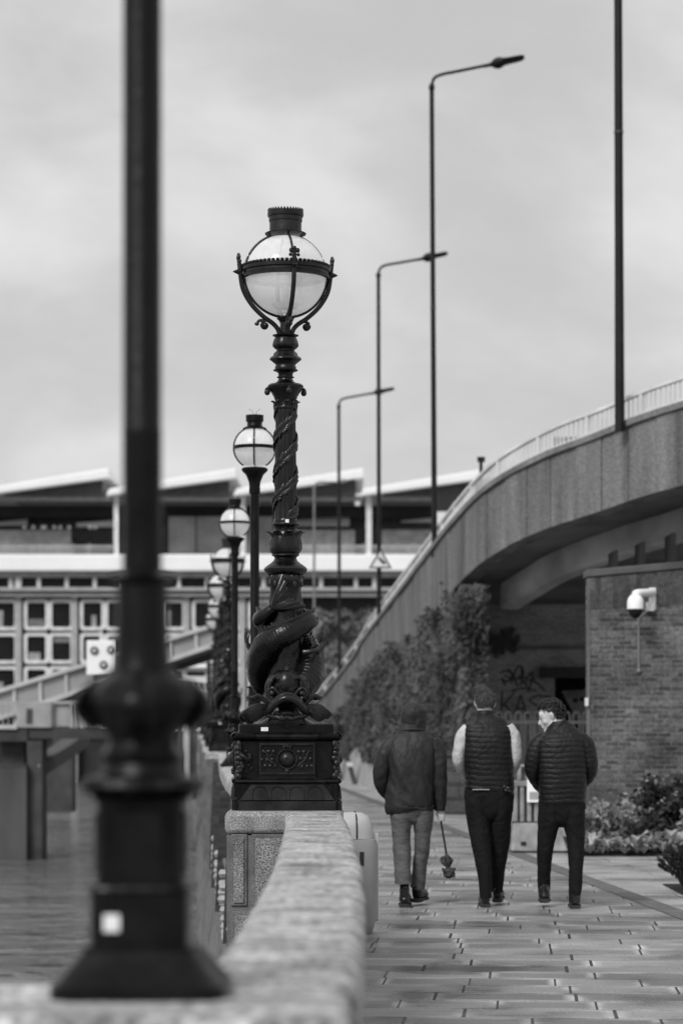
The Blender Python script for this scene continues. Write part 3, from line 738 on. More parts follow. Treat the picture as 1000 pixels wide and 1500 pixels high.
# ================================================================= plain round post lamp; scale 740 px per metre
def make_plain_lamp():
    root=thing('post_lamp','blurred black iron lamp post in the near foreground with a square stepped base','street lamp',(-.395,4.80,PT),'plain post lamps on the river wall')
    q=740.0
    def z(y): return (1466-y)/q
    b=MB()
    b.lathe([(.172,z(1466)),(.172,z(1448)),(.165,z(1444)),(.128,z(1415)),(.112,z(1400)),(.112,z(1393)),(.097,z(1390)),(.097,z(1316)),(.103,z(1312)),(.1,z(1306)),(.09,z(1303))],48,sq=.32)
    b.build('base',IRON,root,ang=30)
    s=MB(); s.box(-.067,-.036,-.1000,-.0968,z(1371),z(1346)); s.build('label',STICK,root,smooth=False)
    b=MB()
    b.lathe([(.088,z(1304)),(.086,z(1190)),(.092,z(1182)),(.1,z(1180))],48,sq=.5)
    for k in range(4):
        Mk=Matrix.Rotation(k*math.pi/2,4,'Z'); t=len(b.v); b.box(-.045,.045,-.0895,-.08,z(1290),z(1200)); b.xf(Mk,t)
    b.lathe([(.092,z(1180)),(.108,z(1172)),(.118,z(1163)),(.112,z(1152)),(.085,z(1146)),(.08,z(1136)),(.077,z(1130)),(.082,z(1124)),(.084,z(1117)),(.074,z(1110)),(.066,z(1098)),(.07,z(1088)),(.084,z(1075))],48,mod=lambda a,zv:1+(.05*math.cos(12*a) if z(1175)<zv<z(1150) else 0))
    b.lathe([(.078,z(1080)),(.1,z(1062)),(.112,z(1042)),(.106,z(1022)),(.084,z(1006)),(.066,z(998)),(.06,z(990))],64,mod=lambda a,zv:1+.07*math.cos(4*a+.6)+.03*math.cos(8*a))
    for k in range(4):
        a=k*math.pi/2+.0; ca,sa=math.cos(a),math.sin(a)
        b.loft([(.09*ca,.09*sa,z(1078),.03,.012),(.122*ca,.122*sa,z(1052),.036,.014),(.118*ca,.118*sa,z(1030),.03,.012),(.09*ca,.09*sa,z(1008),.014,.008)],10,4,hint=(-sa,ca,0))
    b.lathe([(.063,z(1000)),(.056,z(985)),(.053,z(960)),(.0505,z(868)),(.062,z(863)),(.066,z(857)),(.05,z(852)),(.039,z(846)),(.0395,z(840)),(.0392,z(645)),(.040,z(642)),(.0385,z(639)),(.038,z(-240)),(.0365,2.48)],40)
    col=b.build('post',IRON,root,ang=35)
    c=MB(); c.lathe([(.046,2.46),(.048,2.48),(.046,2.52),(.05,2.56),(.075,2.62),(.11,2.655),(.112,2.67),(.1,2.68)],40); c.build('globe_seat',IRON,root)
    zc=2.85; Rg=.172
    def sph(a0,a1,nn=12): return [(Rg*math.cos(t),zc+Rg*math.sin(t)) for t in [a0+(a1-a0)*i/nn for i in range(nn+1)]]
    u=MB(); u.lathe(sph(0,R(66)),40,cap=False); u.build('upper_globe',OPALU,root,ang=80)
    u=MB(); u.lathe(sph(R(-60),0),40,cap=False); u.build('lower_globe',OPALL,root,ang=80)
    u=MB(); u.lathe([(.172,zc-.014),(.182,zc-.014),(.184,zc+.014),(.172,zc+.016)],48,cap=False)
    for k in range(4):
        a=k*math.pi/2+math.pi/2; u.tube([((Rg+.006)*math.cos(R(e))*math.cos(a),(Rg+.006)*math.cos(R(e))*math.sin(a),zc+(Rg+.006)*math.sin(R(e))) for e in range(-58,70,6)],.007,7)
    u.build('band',IRON,root)
    v=MB(); v.lathe([(.07,zc+.155),(.098,zc+.157),(.1,zc+.166),(.07,zc+.18),(.064,zc+.19),(.064,zc+.22),(.074,zc+.222),(.076,zc+.275),(.06,zc+.275),(.02,zc+.25)],36); v.build('vent_crown',IRON,root)
    return root
pl=make_plain_lamp()
c=copy_tree(pl); c.location=(-.735,20.5,PT); c['label']='slim black post lamp with a bright round globe directly behind the large dolphin lamp'
w=MB()
for sx in (-1,1):
    w.bez([(.004*sx,0,3.12),(.02*sx,0,3.16),(.05*sx,0,3.18)],.003,5)
w.build('bird_wire',STEELG,c)
c2=copy_tree(pl); c2.location=(-1.246,28.3,PT); c2['label']='slim black post lamp, second plain globe back behind the large dolphin lamp'
# ================================================================= road flyover and its ramp
FP=[(-2.6,101,1.15),(-1.8,90,1.45),(-.75,76.6,2.19),(.25,63.8,3.16),(.59,59.5,3.64),(1.24,51.1,4.32),(1.73,44.8,4.83),(1.96,42.5,5.06),(2.25,41,5.33),(2.62,39.9,5.57),(3.25,38.5,5.81),(3.88,37.3,5.95),(4.43,36.2,6.09),(5.0,35.2,6.19),(5.9,33.6,6.32),(7.4,30.8,6.5),(9.4,26.5,6.7)]
FK=resample(FP,8)
fly=thing('flyover','curving concrete road flyover with pebbled side panels and pale railing','flyover',(4,38,0))
def sub(a,b): return [k for k in FK if a<=k[1]<=b]
def subrange(ylo,yhi): return [k for k in FK if ylo-1e-6<=k[1]<=yhi+1e-6]
def swp(mb,path,f):
    mb.sweep(path,lambda i:[(o,path[i][2]+z) for (o,z) in f]); return mb
# fascia with panel joints, uses uv along the length
def panelmat():
    m=mat('pebbled_panel',.17,.95,.40,2.4,.8,55,.15,stretch=(1,1,.13),speck=.42,speckscale=42,bdist=.015)
    return m
PAN=panelmat()
high=subrange(0,42.6); ramp=subrange(42.3,102)
fb=MB(); L_=0; 
# one closed bar per panel so the joints are real gaps
def lenpath(p): return [0]+[sum((Vector(p[j+1][:2])-Vector(p[j][:2])).length for j in range(i+1)) for i in range(len(p)-1)]
fine=resample(FP,40); ds=lenpath(fine)
def panels(mb,ylo,yhi,plen,f,gap=.012):
    idx=[i for i,k in enumerate(fine) if ylo<=k[1]<=yhi]; i0=idx[0]; cur=[]; base=ds[i0]
    rg=random.Random(9)
    for i in idx:
        cur.append(fine[i])
        if ds[i]-base>=plen and len(cur)>2:
            o=rg.uniform(-.012,.012)
            mb.sweep(cur,lambda j,cur=cur,o=o:[(a+o*(a<.1),cur[j][2]+z if z>-90 else zabs) for (a,z) in f for zabs in (-.1,)])
            q0,q1=fine[i],fine[min(i+1,len(fine)-1)]; lg=max(1e-6,ds[min(i+1,len(fine)-1)]-ds[i]); fr_=min(.9,.03/lg); cur=[tuple(u+(v-u)*fr_ for u,v in zip(q0,q1))]; base=ds[i]
    if len(cur)>2: mb.sweep(cur,lambda j:[(a,cur[j][2]+z if z>-90 else -.1) for (a,z) in f])
panels(fb,0,42.6,.72,[(0,-1.22),(0,-.10),(.30,-.10),(.30,-1.22)])
fb.build('fascia_panel',PAN,fly,smooth=False,world=True)
fb=MB(); panels(fb,42.5,102,1.3,[(0,-99),(0,-.10),(.30,-.10),(.30,-99)])
fb.build('ramp_wall',PAN,fly,smooth=False,world=True)
cb=MB(); swp(cb,fine[::3],[(-.05,-.095),(-.05,-.0),(.38,.0),(.38,-.095)]); cb.build('cornice',CONC,fly,smooth=False,world=True)
rb=MB()
f3=fine[::3]
swp(rb,f3,[(.10,.36),(.10,.41),(.17,.41),(.17,.36)]); swp(rb,f3,[(.12,.05),(.12,.08),(.15,.08),(.15,.05)])
acc=0; nxt=0; nb=0
for i in range(1,len(fine)-1):
    p=Vector(fine[i][:2]); t=(Vector(fine[i+1][:2])-Vector(fine[i-1][:2])).normalized(); n=Vector((-t.y,t.x)); z=fine[i][2]
    if ds[i]>=nxt:
        nxt=ds[i]+.105; nb+=1; q=p+n*.135
        M_=Matrix.Translation((q.x,q.y,z))@Matrix.Rotation(math.atan2(t.y,t.x),4,'Z')
        if nb%12==0: rb.box(-.04,.04,-.03,.03,0,.43,M_)
        elif fine[i][1]<60: rb.box(-.009,.009,-.012,.012,.06,.37,M_)
rb.build('railing',OFFW,fly,smooth=False,world=True)
db=MB(); dk=[k for k in fine[::3] if k[1]<47]
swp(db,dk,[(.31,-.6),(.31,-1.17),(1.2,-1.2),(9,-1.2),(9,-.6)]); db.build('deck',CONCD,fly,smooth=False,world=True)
gb=MB(); gk=[k for k in fine[::3] if k[1]<42.1]
def gsec(i):
    z=gk[i][2]; q=max(0,min(1,(gk[i][1]-38.5)/4)); o=1.2-.5*q
    return [(o,z-1.205),(o-.03,z-1.62),(o+.03,z-1.66),(o+.3,z-1.66),(o+.3,z-1.205)]
gb.sweep(gk,gsec); gb.build('girder',mat('girder_concrete',.34,.9,.3,1.2,.3,20,.2),fly,smooth=False,world=True)
rd=MB(); swp(rd,fine[::3],[(.35,-.3),(.35,-.25),(8.5,-.25),(8.5,-.3)])
rd.build('carriageway',DARKG,fly,smooth=False,world=True)
# black boxes stand in for the dark gaps low in the girder
for x,ya,yb,dd in ((902,806,845,37.6),(942,793,845,36.9),(987,780,845,36.2)):
    bb=MB(); a=P(x-2.5,yb,dd); c=P(x+2.5,ya,dd); bb.box(a.x,c.x,dd,dd+.9,a.z,c.z)
    bb.build('girder_gap_dark',BLACKM,fly,smooth=False,world=True)

# abutment wall
ab=thing('abutment_wall','shadowed brick wall beneath the flyover with painted scrawls and a dark doorway','wall',(4,45,0))
Y0=44.5
def bx(mb,x0,x1,y0,y1,d,dep): a=P(x0,y1,d); c=P(x1,y0,d); mb.box(a.x,c.x,d,d+dep,max(a.z,-.05),c.z); return mb
wb=MB(); bx(wb,690,812,860,1300,Y0,.5); bx(wb,812,1700,640,992,Y0,.5); bx(wb,885,1700,992,1300,Y0,.5); bx(wb,690,812,820,860,Y0,.5)
wb.build('wall',BRICKD,ab,smooth=False,world=True)
l=MB(); bx(l,690,862,946,951,Y0-.06,.05); l.build('ledge',CONCD,ab,smooth=False,world=True)
l=MB(); bx(l,791,900,977,993,Y0-.25,.24); l.build('lintel',BLACKM,ab,smooth=False,world=True)
l=MB(); bx(l,800,900,980,1300,Y0+2.4,.1); l.build('recess',BLACKM,ab,smooth=False,world=True)
l=MB(); bx(l,692,699,866,1300,Y0-.35,.34); l.build('pilaster',CONC,ab,smooth=False,world=True)
# spray painted scrawl (flat paint)
PAINT=mat('spray_paint',.016,.6,.2,8,0)
gp=MB()
def stroke(pts,wd=2.6):
    w_=wd*Y0/F
    q=resample(pts,6) if len(pts)>2 else pts
    for a,b in zip(q,q[1:]):
        A=P(a[0],a[1],Y0-.006); B=P(b[0],b[1],Y0-.006); d=(B-A)
        if d.length<1e-5: continue
        d.normalize(); e=Vector((-d.z,0,d.x))*w_*.5; A=A-d*w_*.25; B=B+d*w_*.25
        off=Vector((0,-.00002*len(gp.v),0)); gp.quad(A+e+off,A-e+off,B-e+off,B+e+off)
for st in ([(735,1012),(733,1050)],[(753,1014),(736,1034)],[(738,1030),(752,1050)],[(752,1050),(762,1018)],[(762,1018),(772,1050)],[(756,1038),(769,1038)],
           [(790,1018),(778,1022),(776,1028),(790,1036),(788,1046),(774,1049)],[(790,1020),(806,1020)],[(806,1020),(790,1048)],[(790,1048),(808,1046)],
           [(732,986),(742,982),(750,990),(742,998),(734,994),(740,1004)],[(748,1000),(758,976),(766,984),(762,1004)],[(760,990),(772,1006)],[(768,1002),(776,986),(782,996)],[(774,996),(788,1002),(797,1012)],
           [(738,990),(756,994),(770,992)],[(745,980),(752,992),(757,1005)],[(763,976),(764,1000)],[(780,984),(776,1004),(772,1014)],[(748,1012),(766,1008),(784,1012)]): stroke(st)
gp.build('painted_scrawl',PAINT,ab,smooth=False,world=True)
pn=thing('stained_board','pale stained board with dark blotches leaning inside the dark doorway','board',P(840,1060,Y0+1.2))
l=MB(); z0=P(840,1063,Y0+1.2).z
pts=[P(822,1012,Y0+1.2),P(850,1064,Y0+1.2),P(890,1064,Y0+1.2),P(890,1008,Y0+1.2)]
l.hexa(pts+[p+Vector((0,.05,0)) for p in pts]); l.build('board',mat('stained_board',.3,.7,.5,2.5,.1,20),pn,smooth=False,world=True)
for (x,y,r) in ((842,1026,4.5),(853,1024,5),(868,1030,6)):
    l=MB(); c=P(x,y,Y0+1.19); l.ball(c,r*Y0/F,.008,r*.8*Y0/F,10,6); l.build('dark_blotch',BLACKM,pn,world=True)

# brick enclosure with the camera dome
D=31.5
bw_=thing('brick_wall','tall brown brick wall with plain coping standing behind the flower bed','wall',(4.2,D,0))
a=MB(); x0=P(861,1000,D).x
zt=P(900,846,D).z; zr=P(1000,836,D).z
a.hexa([(x0,D,-.05),(8,D-.1,-.05),(8,D+.33,-.05),(x0,D+.33,-.05),(x0,D,zt),(8,D-.1,zt+.42),(8,D+.33,zt+.42),(x0,D+.33,zt)])
a.build('wall',BRICK,bw_,smooth=False,world=True)
a=MB()
a.hexa([(x0-.03,D-.035,zt+.004),(8,D-.135,zt+.424),(8,D+.37,zt+.424),(x0-.03,D+.37,zt+.004),(x0-.03,D-.035,zt+.10),(8,D-.135,zt+.52),(8,D+.37,zt+.52),(x0-.03,D+.37,zt+.10)])
a.build('coping',mat('dark_coping',.1,.85,.4,2,.4,30,.2),bw_,smooth=False,world=True,bev=.015)
SOLD=brickmat('soldier_brick',.05,.085,.08,.36,.075,.006,(R(90),R(90),0))
a=MB(); zs=zt-.42; a.hexa([(x0+.005,D-.006,zs),(8,D-.106,zs+.3),(8,D-.09,zs+.3),(x0+.005,D+.01,zs),(x0+.005,D-.006,zt-.003),(8,D-.106,zt+.417),(8,D-.09,zt+.417),(x0+.005,D+.01,zt-.003)]); a.build('soldier_course',SOLD,bw_,smooth=False,world=True)
a=MB(); a.box(x0-.012,x0+.02,D-.012,D+.06,.0,zt-.01); a.build('corner_trim',CONCD,bw_,smooth=False,world=True)
a=MB(); bx(a,856.5,861.2,1022,1034,D-.06,.06); a.build('small_plate',OFFW,bw_,smooth=False,world=True)

cc=thing('security_camera','white dome security camera on a bracket on the brick wall','security camera',P(955,878,D))
s=F/D
def CP(x,y,dd): return P(x,y,D-dd)
a=MB(); bx(a,950,960,861,894,D-.05,.045); a.build('wall_plate',WHITE,cc,smooth=False,world=True,bev=.008)
a=MB(); a.bez([CP(955,868,.05),CP(945,868.5,.25),CP(934,869,.40),CP(929.5,871,.42),CP(929,877,.42)],lambda t:.055-.008*t,12); a.build('arm',WHITE,cc,world=True)
a=MB(); c0=CP(930,888,.42); r=.105
a.lathe([(.03,.145),(.062,.14),(.09,.11),(.104,.07),(.108,.02),(.108,-.035),(.1,-.04)],28,c=c0); a.build('housing',WHITE,cc,world=True)
a=MB(); a.lathe([(.09*math.cos(R(e)),-.041+.118*math.sin(R(e))) for e in range(0,-91,-9)],28,c=c0); a.build('dome',GLASSD,cc,world=True)
a=MB(); bx(a,946,957,882,895,D-.14,.09); a.build('junction_box',WHITE,cc,smooth=False,world=True,bev=.008)
a=MB(); a.tube([CP(946,890,.1),CP(936,890,.3)],.012,8); a.tube([CP(934.5,905,.02),CP(935,983,.02)],.018,8); a.ball(CP(935,983,.03),.035,.03,.035,10,7); a.tube([CP(950,893,.03),CP(934.5,906,.02)],.012,6); a.build('conduit',POLEG,cc,world=True)

# bow top railing behind the walkers
br=thing('bow_top_railing','pale bow topped iron railing in the shade behind the three walkers','railing',P(760,1150,40.5))
a=MB(); d=40.5
for k in range(12):
    xc=716+14.2*k; w=4.6*d/F; c=P(xc,1048,d); zl=-.02
    pts=[(c.x-w,d,zl),(c.x-w,d,c.z-.02)]+[(c.x-w*math.cos(t),d,c.z+w*math.sin(t)) for t in [math.pi*i/8 for i in range(9)]]+[(c.x+w,d,c.z-.02),(c.x+w,d,zl)]
    a.tube(pts,.018,6)
FENCE=mat('fence_paint',.075,.6,.3,3,0)
a.build('hoops',FENCE,br,world=True)
for y in (1058,1170):
    a=MB(); A=P(706,y,d); B=P(880,y,d); a.box(A.x,B.x,d-.02,d+.02,A.z-.025,A.z+.025)
    a.build('rail',FENCE,br,smooth=False,world=True)

# dark planter / hoarding behind the middle man, low pale wall with leaning posts
pb=thing('plank_planter','dark boarded planter standing at the foot of the ivy','planter',P(672,1190,39.4))
a=MB(); A=P(640,1196,39.4); B=P(692,1112,39.4)
for k in range(4):
    z0=.01+k*.235; a.box(A.x,B.x,39.4,40.3,z0,z0+.225)
a.build('boards',PLANK,pb,smooth=False,world=True,bev=.01)
a=MB(); a.box(A.x-.02,B.x+.02,39.36,40.34,.955,1.0); a.build('top_rail',DARKG,pb,smooth=False,world=True)
def Wl(d): return 5.227-.078*d
lw=thing('low_concrete_kerb','low pale concrete base wall under the ivy beside the path','low wall',(Wl(58),58,0))
a=MB(); 
for k in range(9):
    y0=44.5+k*4; a.hexa([(Wl(y0)-.32,y0,0),(Wl(y0)+.1,y0,0),(Wl(y0+3.97)+.1,y0+3.97,0),(Wl(y0+3.97)-.32,y0+3.97,0),(Wl(y0)-.10,y0,.95),(Wl(y0)+.1,y0,.95),(Wl(y0+3.97)+.1,y0+3.97,.95),(Wl(y0+3.97)-.10,y0+3.97,.95)])
a.build('base_wall',mat('pale_concrete',.34,.9,.2,1,.3,20,.2),lw,smooth=False,world=True)
proto=None
for i,(d,pos) in enumerate(((58.2,'nearest'),(62.6,'middle'),(67.2,'farthest'))):
    t=thing('leaning_post','','post',(Wl(d)-.52,d,0),'leaning dark posts along the low pale wall')
    t['label']={'nearest':'dark leaning post with white band, nearest of three by the low wall','middle':'dark leaning post with white band, middle of three by the low wall','farthest':'dark leaning post with white band, farthest of three, next to the lamp pedestal'}[pos]
    a=MB(); a.hexa([(.10,-.1,0),(.22,-.1,0),(.22,.1,0),(.10,.1,0),(-.02,-.1,.42),(.10,-.1,.42),(.10,.1,.42),(-.02,.1,.42)]); a.build('lower_post',DARKG,t,smooth=False)
    a=MB(); a.hexa([(-.03,-.1,.43),(.12,-.1,.43),(.12,.1,.43),(-.03,.1,.43),(-.06,-.1,.53),(.08,-.1,.53),(.08,.1,.53),(-.06,.1,.53)]); a.build('white_band',OFFW,t,smooth=False)
    a=MB(); a.hexa([(-.06,-.1,.54),(.06,-.1,.54),(.06,.1,.54),(-.06,.1,.54),(-.22,-.1,1.05),(-.10,-.1,1.05),(-.10,.1,1.05),(-.22,.1,1.05)]); a.build('upper_post',DARKG,t,smooth=False)

# ivy on the ramp wall
iv=MB(); rg=random.Random(11); random.seed(21)
def ivtop(x):
    if x<500: return 1055
    if x<560: return 1050-(x-500)*1.35
    if x<620: return 969-(x-560)*.75
    if x<665: return 924-(x-620)*1.15
    return 872-(x-665)*.25
cnt=0
while cnt<30000:
    d=rg.uniform(40.2,74); X=Wl(d) if d>42.5 else None
    if X is None:
        k=min(FK,key=lambda q:abs(q[1]-d)); X=k[0]
    px=500+X*F/d; zt_=CZ+(HY-ivtop(px)-18*noise.noise(Vector((px*.07,3,1))))*d/F
    if zt_<.4: continue
    z=rg.uniform(.55,zt_+.0)
    n_=noise.noise(Vector((d*.45,z*1.0,2.)))+.7*noise.noise(Vector((d*1.5,z*2.4,5.)))
    edge=(zt_-z)/max(zt_,.1)
    if n_<-.85+.75*(1-min(1,edge*2.4)): continue
    th=.06+.45*max(0,n_+.25)*rg.random()**.6
    leaf(iv,(X-th-.02,d,z),rg.uniform(.07,.135),(-1+rg.gauss(0,.6),-.75+rg.gauss(0,.6),.35+rg.gauss(0,.5)))
    cnt+=1
cnt=0
while cnt<6500:   # corner mass hanging round the abutment end
    d=rg.uniform(40.6,44.4); x=rg.uniform(672,724); y=rg.uniform(858,1115)
    if x>716-.07*(y-858)+20*noise.noise(Vector((y*.05,1,7))): continue
    p=P(x,y,d); leaf(iv,p+Vector((0,0,0)),rg.uniform(.07,.135),(-.5+rg.gauss(0,.6),-1+rg.gauss(0,.6),.4+rg.gauss(0,.5))); cnt+=1
for k in range(260):
    t=rg.random(); x=718+34*t+rg.gauss(0,4); y=940+8*math.sin(t*7)+rg.gauss(0,7); leaf(iv,P(x,y,Y0-.25),rg.uniform(.08,.15),(rg.gauss(0,.5),-1,.4))
tag(iv.build('ivy',LEAFI,smooth=False),'dense ivy climbing the flyover ramp wall beside the path','ivy')

# ================================================================= flower bed
bed=MB(); y0,y1=27.4,31.4; bed.box(2.62,9,y0,y1,-.05,.03); tag(bed.build('flower_bed_soil',SOIL,smooth=False),kind='structure')
hs=MB(); rg=random.Random(4); random.seed(5)
for k in range(105):
    x=2.66+rg.random()*3.2; y=27.35+abs(rg.gauss(0,.33)); hh=rg.uniform(.6,1.2)
    for j in range(9):
        a=rg.uniform(0,6.28); ln=rg.uniform(.10,.19)*hh; up=rg.uniform(.35,1.3)
        bs=Vector((x,y,.03)); u=Vector((math.cos(a),math.sin(a),0)); e=Vector((-math.sin(a),math.cos(a),0)); w=ln*rg.uniform(.24,.36)
        c=bs+u*ln*.55+Vector((0,0,ln*up)); tp=bs+u*ln*1.2+Vector((0,0,ln*up*rg.uniform(.55,1.05)))
        i=len(hs.v); m0=c-Vector((0,0,ln*.12)); hs.v+=[bs,c+e*w,tp,c-e*w,m0]; hs.f+=[(i,i+1,i+4),(i+1,i+2,i+4),(i+4,i+2,i+3),(i,i+4,i+3)]
tag(hs.build('leafy_edging',LEAFH,smooth=False),'pale broad leaved ground cover edging the flower bed','ground cover',kind='stuff')
def shrub(name,label,x,y,w,h,n,m,ls=.09,seed=1,stems=9,group='shrubs in the flower bed',tip=None,needle=False):
    rg=random.Random(seed); random.seed(seed)
    r=thing(name,label,'shrub',(x,y,0.05),group)
    st=MB(); lf=MB(); tp=MB()
    for k in range(stems):
        a=rg.uniform(0,6.28); q=rg.random()**.6
        ex=Vector((math.cos(a)*w*.5*q,math.sin(a)*w*.35*q,h*rg.uniform(.65,1.0)*(1-.35*q*q)))
        pts=[(0+ex.x*.15,ex.y*.15,0),(ex.x*.45,ex.y*.45,ex.z*.5),tuple(ex)]
        st.bez(pts,lambda t:.012-.008*t,5,4)
        path=resample(pts,8)
        for j in range(int(n/stems)):
            t=rg.random()**.75; p=Vector(path[min(len(path)-1,int(t*(len(path)-1)))])
            if needle:
                pv=Vector(path[max(0,min(len(path)-1,int(t*(len(path)-1)))-1)]); dd_=(p-pv).normalized() if (p-pv).length>1e-5 else Vector((0,0,1))
                leaf(lf,p+Vector((rg.gauss(0,.008),rg.gauss(0,.008),rg.gauss(0,.01))),ls*rg.uniform(.7,1.2),None,.22,dd_*.8+Vector((rg.gauss(0,.7),rg.gauss(0,.7),rg.gauss(.1,.6)))); continue
            p=p+Vector((rg.gauss(0,.075),rg.gauss(0,.075),rg.gauss(0,.05))); leaf(lf,p,ls*rg.uniform(.6,1.3),(rg.gauss(0,1),rg.gauss(-.3,1),.6+rg.gauss(0,.6)))
        if tip:
            for j in range(14): leaf(tp,ex+Vector((rg.gauss(0,.04),rg.gauss(0,.04),rg.gauss(0,.035))),.05,(rg.gauss(0,1),-.6,1))
    st.build('stems',BARK,r,smooth=True); lf.build('foliage',m,r,smooth=False)
    if tip: tp.build('blossom',tip,r,smooth=False)
    return r
shrub('shrub','soft pale grey shrub at the left of the flower bed by the right hand walker',3.05,28.6,1.0,.62,2000,LEAFL,.075,2,18)
shrub('shrub','dark upright shrub topped with pale blossom in the middle of the bed',3.72,29.2,.7,.80,1900,LEAFS,.085,3,13,tip=LEAFH)
shrub('shrub','low dark shrub under the pale grey one, just behind the broad leaves',3.62,28.2,.7,.36,800,LEAFS,.08,4,12)
shrub('shrub','dark spiky shrub right of the blossoming one',4.15,29.3,.8,.72,1700,LEAFS,.085,5,13)
shrub('shrub','pale feathery shrub at the right edge of the flower bed',4.25,28.1,.8,.42,1300,LEAFL,.09,6,13)
shrub('shrub','mid green shrub against the brick wall, tallest and farthest back in the bed',4.5,30.8,1.5,.95,1500,LEAFS,.10,8,14)
pit=MB(); pit.box(3.0,4.3,21.0,22.6,-.04,.012); tag(pit.build('tree_pit_soil',SOIL,smooth=False),kind='structure')
shrub('young_conifer','small dark evergreen sapling in a square planting pit at the right edge',3.13,21.8,.62,.42,5200,LEAFS,.055,9,26,group=None,needle=True)

# ================================================================= plastic barrier with notice
d=28.0
pbz=thing('plastic_barrier','scuffed grey plastic barrier standing between the middle and right walkers','barrier',P(790,1250,d))
def bq(mb,x0,x1,y0,y1,dy0=0,dep=.4): a=P(x0,y1,d+dy0); c=P(x1,y0,d+dy0); mb.box(a.x,c.x,d+dy0,d+dy0+dep,a.z,c.z); return mb
a=MB(); A=P(748,1247,d); B=P(832,1206,d); C=P(752,1206,d); E=P(818,1206,d)
a.hexa([(A.x,d,.02),(B.x,d,.02),(B.x,d+.5,.02),(A.x,d+.5,.02),(C.x,d+.1,C.z),(E.x,d+.1,C.z),(E.x,d+.4,C.z),(C.x,d+.4,C.z)]); bd=a.build('base',PLASB,pbz,smooth=False,world=True,bev=.02)
a=MB(); bq(a,748,758,1146,1204,.14,.24)
for x in (764,774.5,785,796,807): bq(a,x-3,x+3.4,1150,1204,.15,.2)
bq(a,750,815,1144,1152,.13,.26); bq(a,758,815,1120,1124,.15,.2); bq(a,758,763,1124,1144,.15,.2); bq(a,770,776,1124,1144,.15,.2); bq(a,808,815,1124,1144,.15,.2)
a.build('upper_panel',PLASB,pbz,smooth=False,world=True,bev=.012)
a=MB(); bq(a,758,816,1126,1206,.26,.03); a.build('backing',MIDG,pbz,smooth=False,world=True)
a=MB(); bq(a,762.5,770,1233,1239,-.015+.03,.1); a.build('fork_slot',BLACKM,pbz,smooth=False,world=True)
nt_=thing('notice_board','white framed notice on the plastic barrier behind the right walker','notice',P(788,1158,d+.1))
a=MB(); bq(a,771.5,806,1142,1175,.09,.02); a.build('board',WHITE,nt_,smooth=False,world=True)
a=MB(); bq(a,775,803,1160,1171,.085,.004); a.build('printed_panel',MIDG,nt_,smooth=False,world=True)

# ================================================================= grey bin behind the parapet
d=17.3
bn=thing('litter_bin','grey rounded plastic litter bin half hidden behind the granite parapet','litter bin',(.075,d+.2,0))
def Z(y): return CZ-(y-HY)/204.7
a=MB(); a.lathe([(.10,Z(1375)),(.15,Z(1368)),(.172,Z(1350)),(.186,Z(1325)),(.186,Z(1255)),(.184,Z(1240)),(.172,Z(1231)),(.12,Z(1228))],40,sq=.55); body=a.build('body',PLAS,bn,ang=50)
a=MB(); a.lathe([(.157,Z(1229.5)),(.155,Z(1215)),(.142,Z(1204)),(.115,Z(1196)),(.07,Z(1192)),(.01,Z(1191))],40,sq=.7); a.build('hood',PLASL,bn,ang=60)
a=MB(); a.bez([(.035,-.158,Z(1229)),(.035,-.157,Z(1215)),(.033,-.14,Z(1203)),(.03,-.10,Z(1195)),(.02,.02,Z(1190.5))],.006,6); a.build('seam',BLACKM,bn)
a=MB(); a.box(.055,.085,-.189,-.15,Z(1268),Z(1248)); a.build('handle_slot',BLACKM,bn,smooth=False)
a=MB(); a.box(.14,.192,-.05,.05,Z(1352),Z(1222)); a.build('hinge_strip',PLASL,bn,bev=.01)

# ================================================================= street lights on the flyover
def street_light(label,d,xb,xt,yb,yt,xh,yh,m,arm=True,wd=.105,r0=None):
    b=P(xb,yb,d); r=thing('street_light',label,'street light',b,'tall street lights on the flyover')
    t=P(xt,yt,d)-b; a=MB()
    w=wd*.5
    a.tube([(0,0,-.2),(t.x*.3,0,t.z*.3),(t.x,0,t.z)],lambda q:w*1.12-.25*w*q,14); 
    a.build('pole',m,r,ang=50)
    s=MB()
    for q,l in ((.52,.03),): s.tube([(t.x*q,0,t.z*q),(t.x*(q+l*.12),0,t.z*(q+l*.12))],w*1.1,12)
    s.build('band',DARKG,r)
    if arm:
        e=P(xh,yh,d)-b; dx=e.x-t.x; dz=e.z-t.z; k=MB()
        B_=(t.x+dx*.58,t.z+dz*.74); A_=(t.x+.20,t.z+.27)
        k.bez([(t.x,0,t.z-.05),(t.x+.01,0,t.z+.10),(t.x+.06,0,t.z+.21)]+[(A_[0]+(B_[0]-A_[0])*q,0,A_[1]+(B_[1]-A_[1])*q) for q in (0,.25,.5,.75,1)],.03,10,6)
        k.lathe([(w*.95,t.z-.02),(w*1.15,t.z),(w*1.1,t.z+.06),(.03,t.z+.1)],14,c=(t.x,0,0)); k.build('arm',m,r)
        h=MB(); f0=Vector((t.x+dx*.56,0,t.z+dz*.72)); f1=Vector((e.x,0,e.z)); dd=(f1-f0)
        h.loft([(*(f0),.03,.035),(*(f0+dd*.18),.05,.04),(*(f0+dd*.27),.11,.085),(*(f0+dd*.40),.17,.10),(*(f0+dd*.55),.19,.055),(*(f0+dd*.9),.17,.045),(*(f0+dd*1.0),.10,.03)],16,4,hint=(0,1,0)); h.build('lamp_head',m,r)
    return r
street_light('tallest street light with its whole lamp head in view, standing behind the ramp',45,636,632,800,130,767,84,POLE,wd=.10)
street_light('second tall street light, the one carrying the triangular sign',56,555,554,905,405,655,371,POLE,wd=.10)
street_light('third tall street light rising just right of the dolphin lamp',68,497,496,985,597,577,569,POLE,wd=.10)
street_light('pale far street light, shortest of the row, beside the dolphin lamp shaft',80,460,460,1010,718,520,703,POLEG,wd=.09)
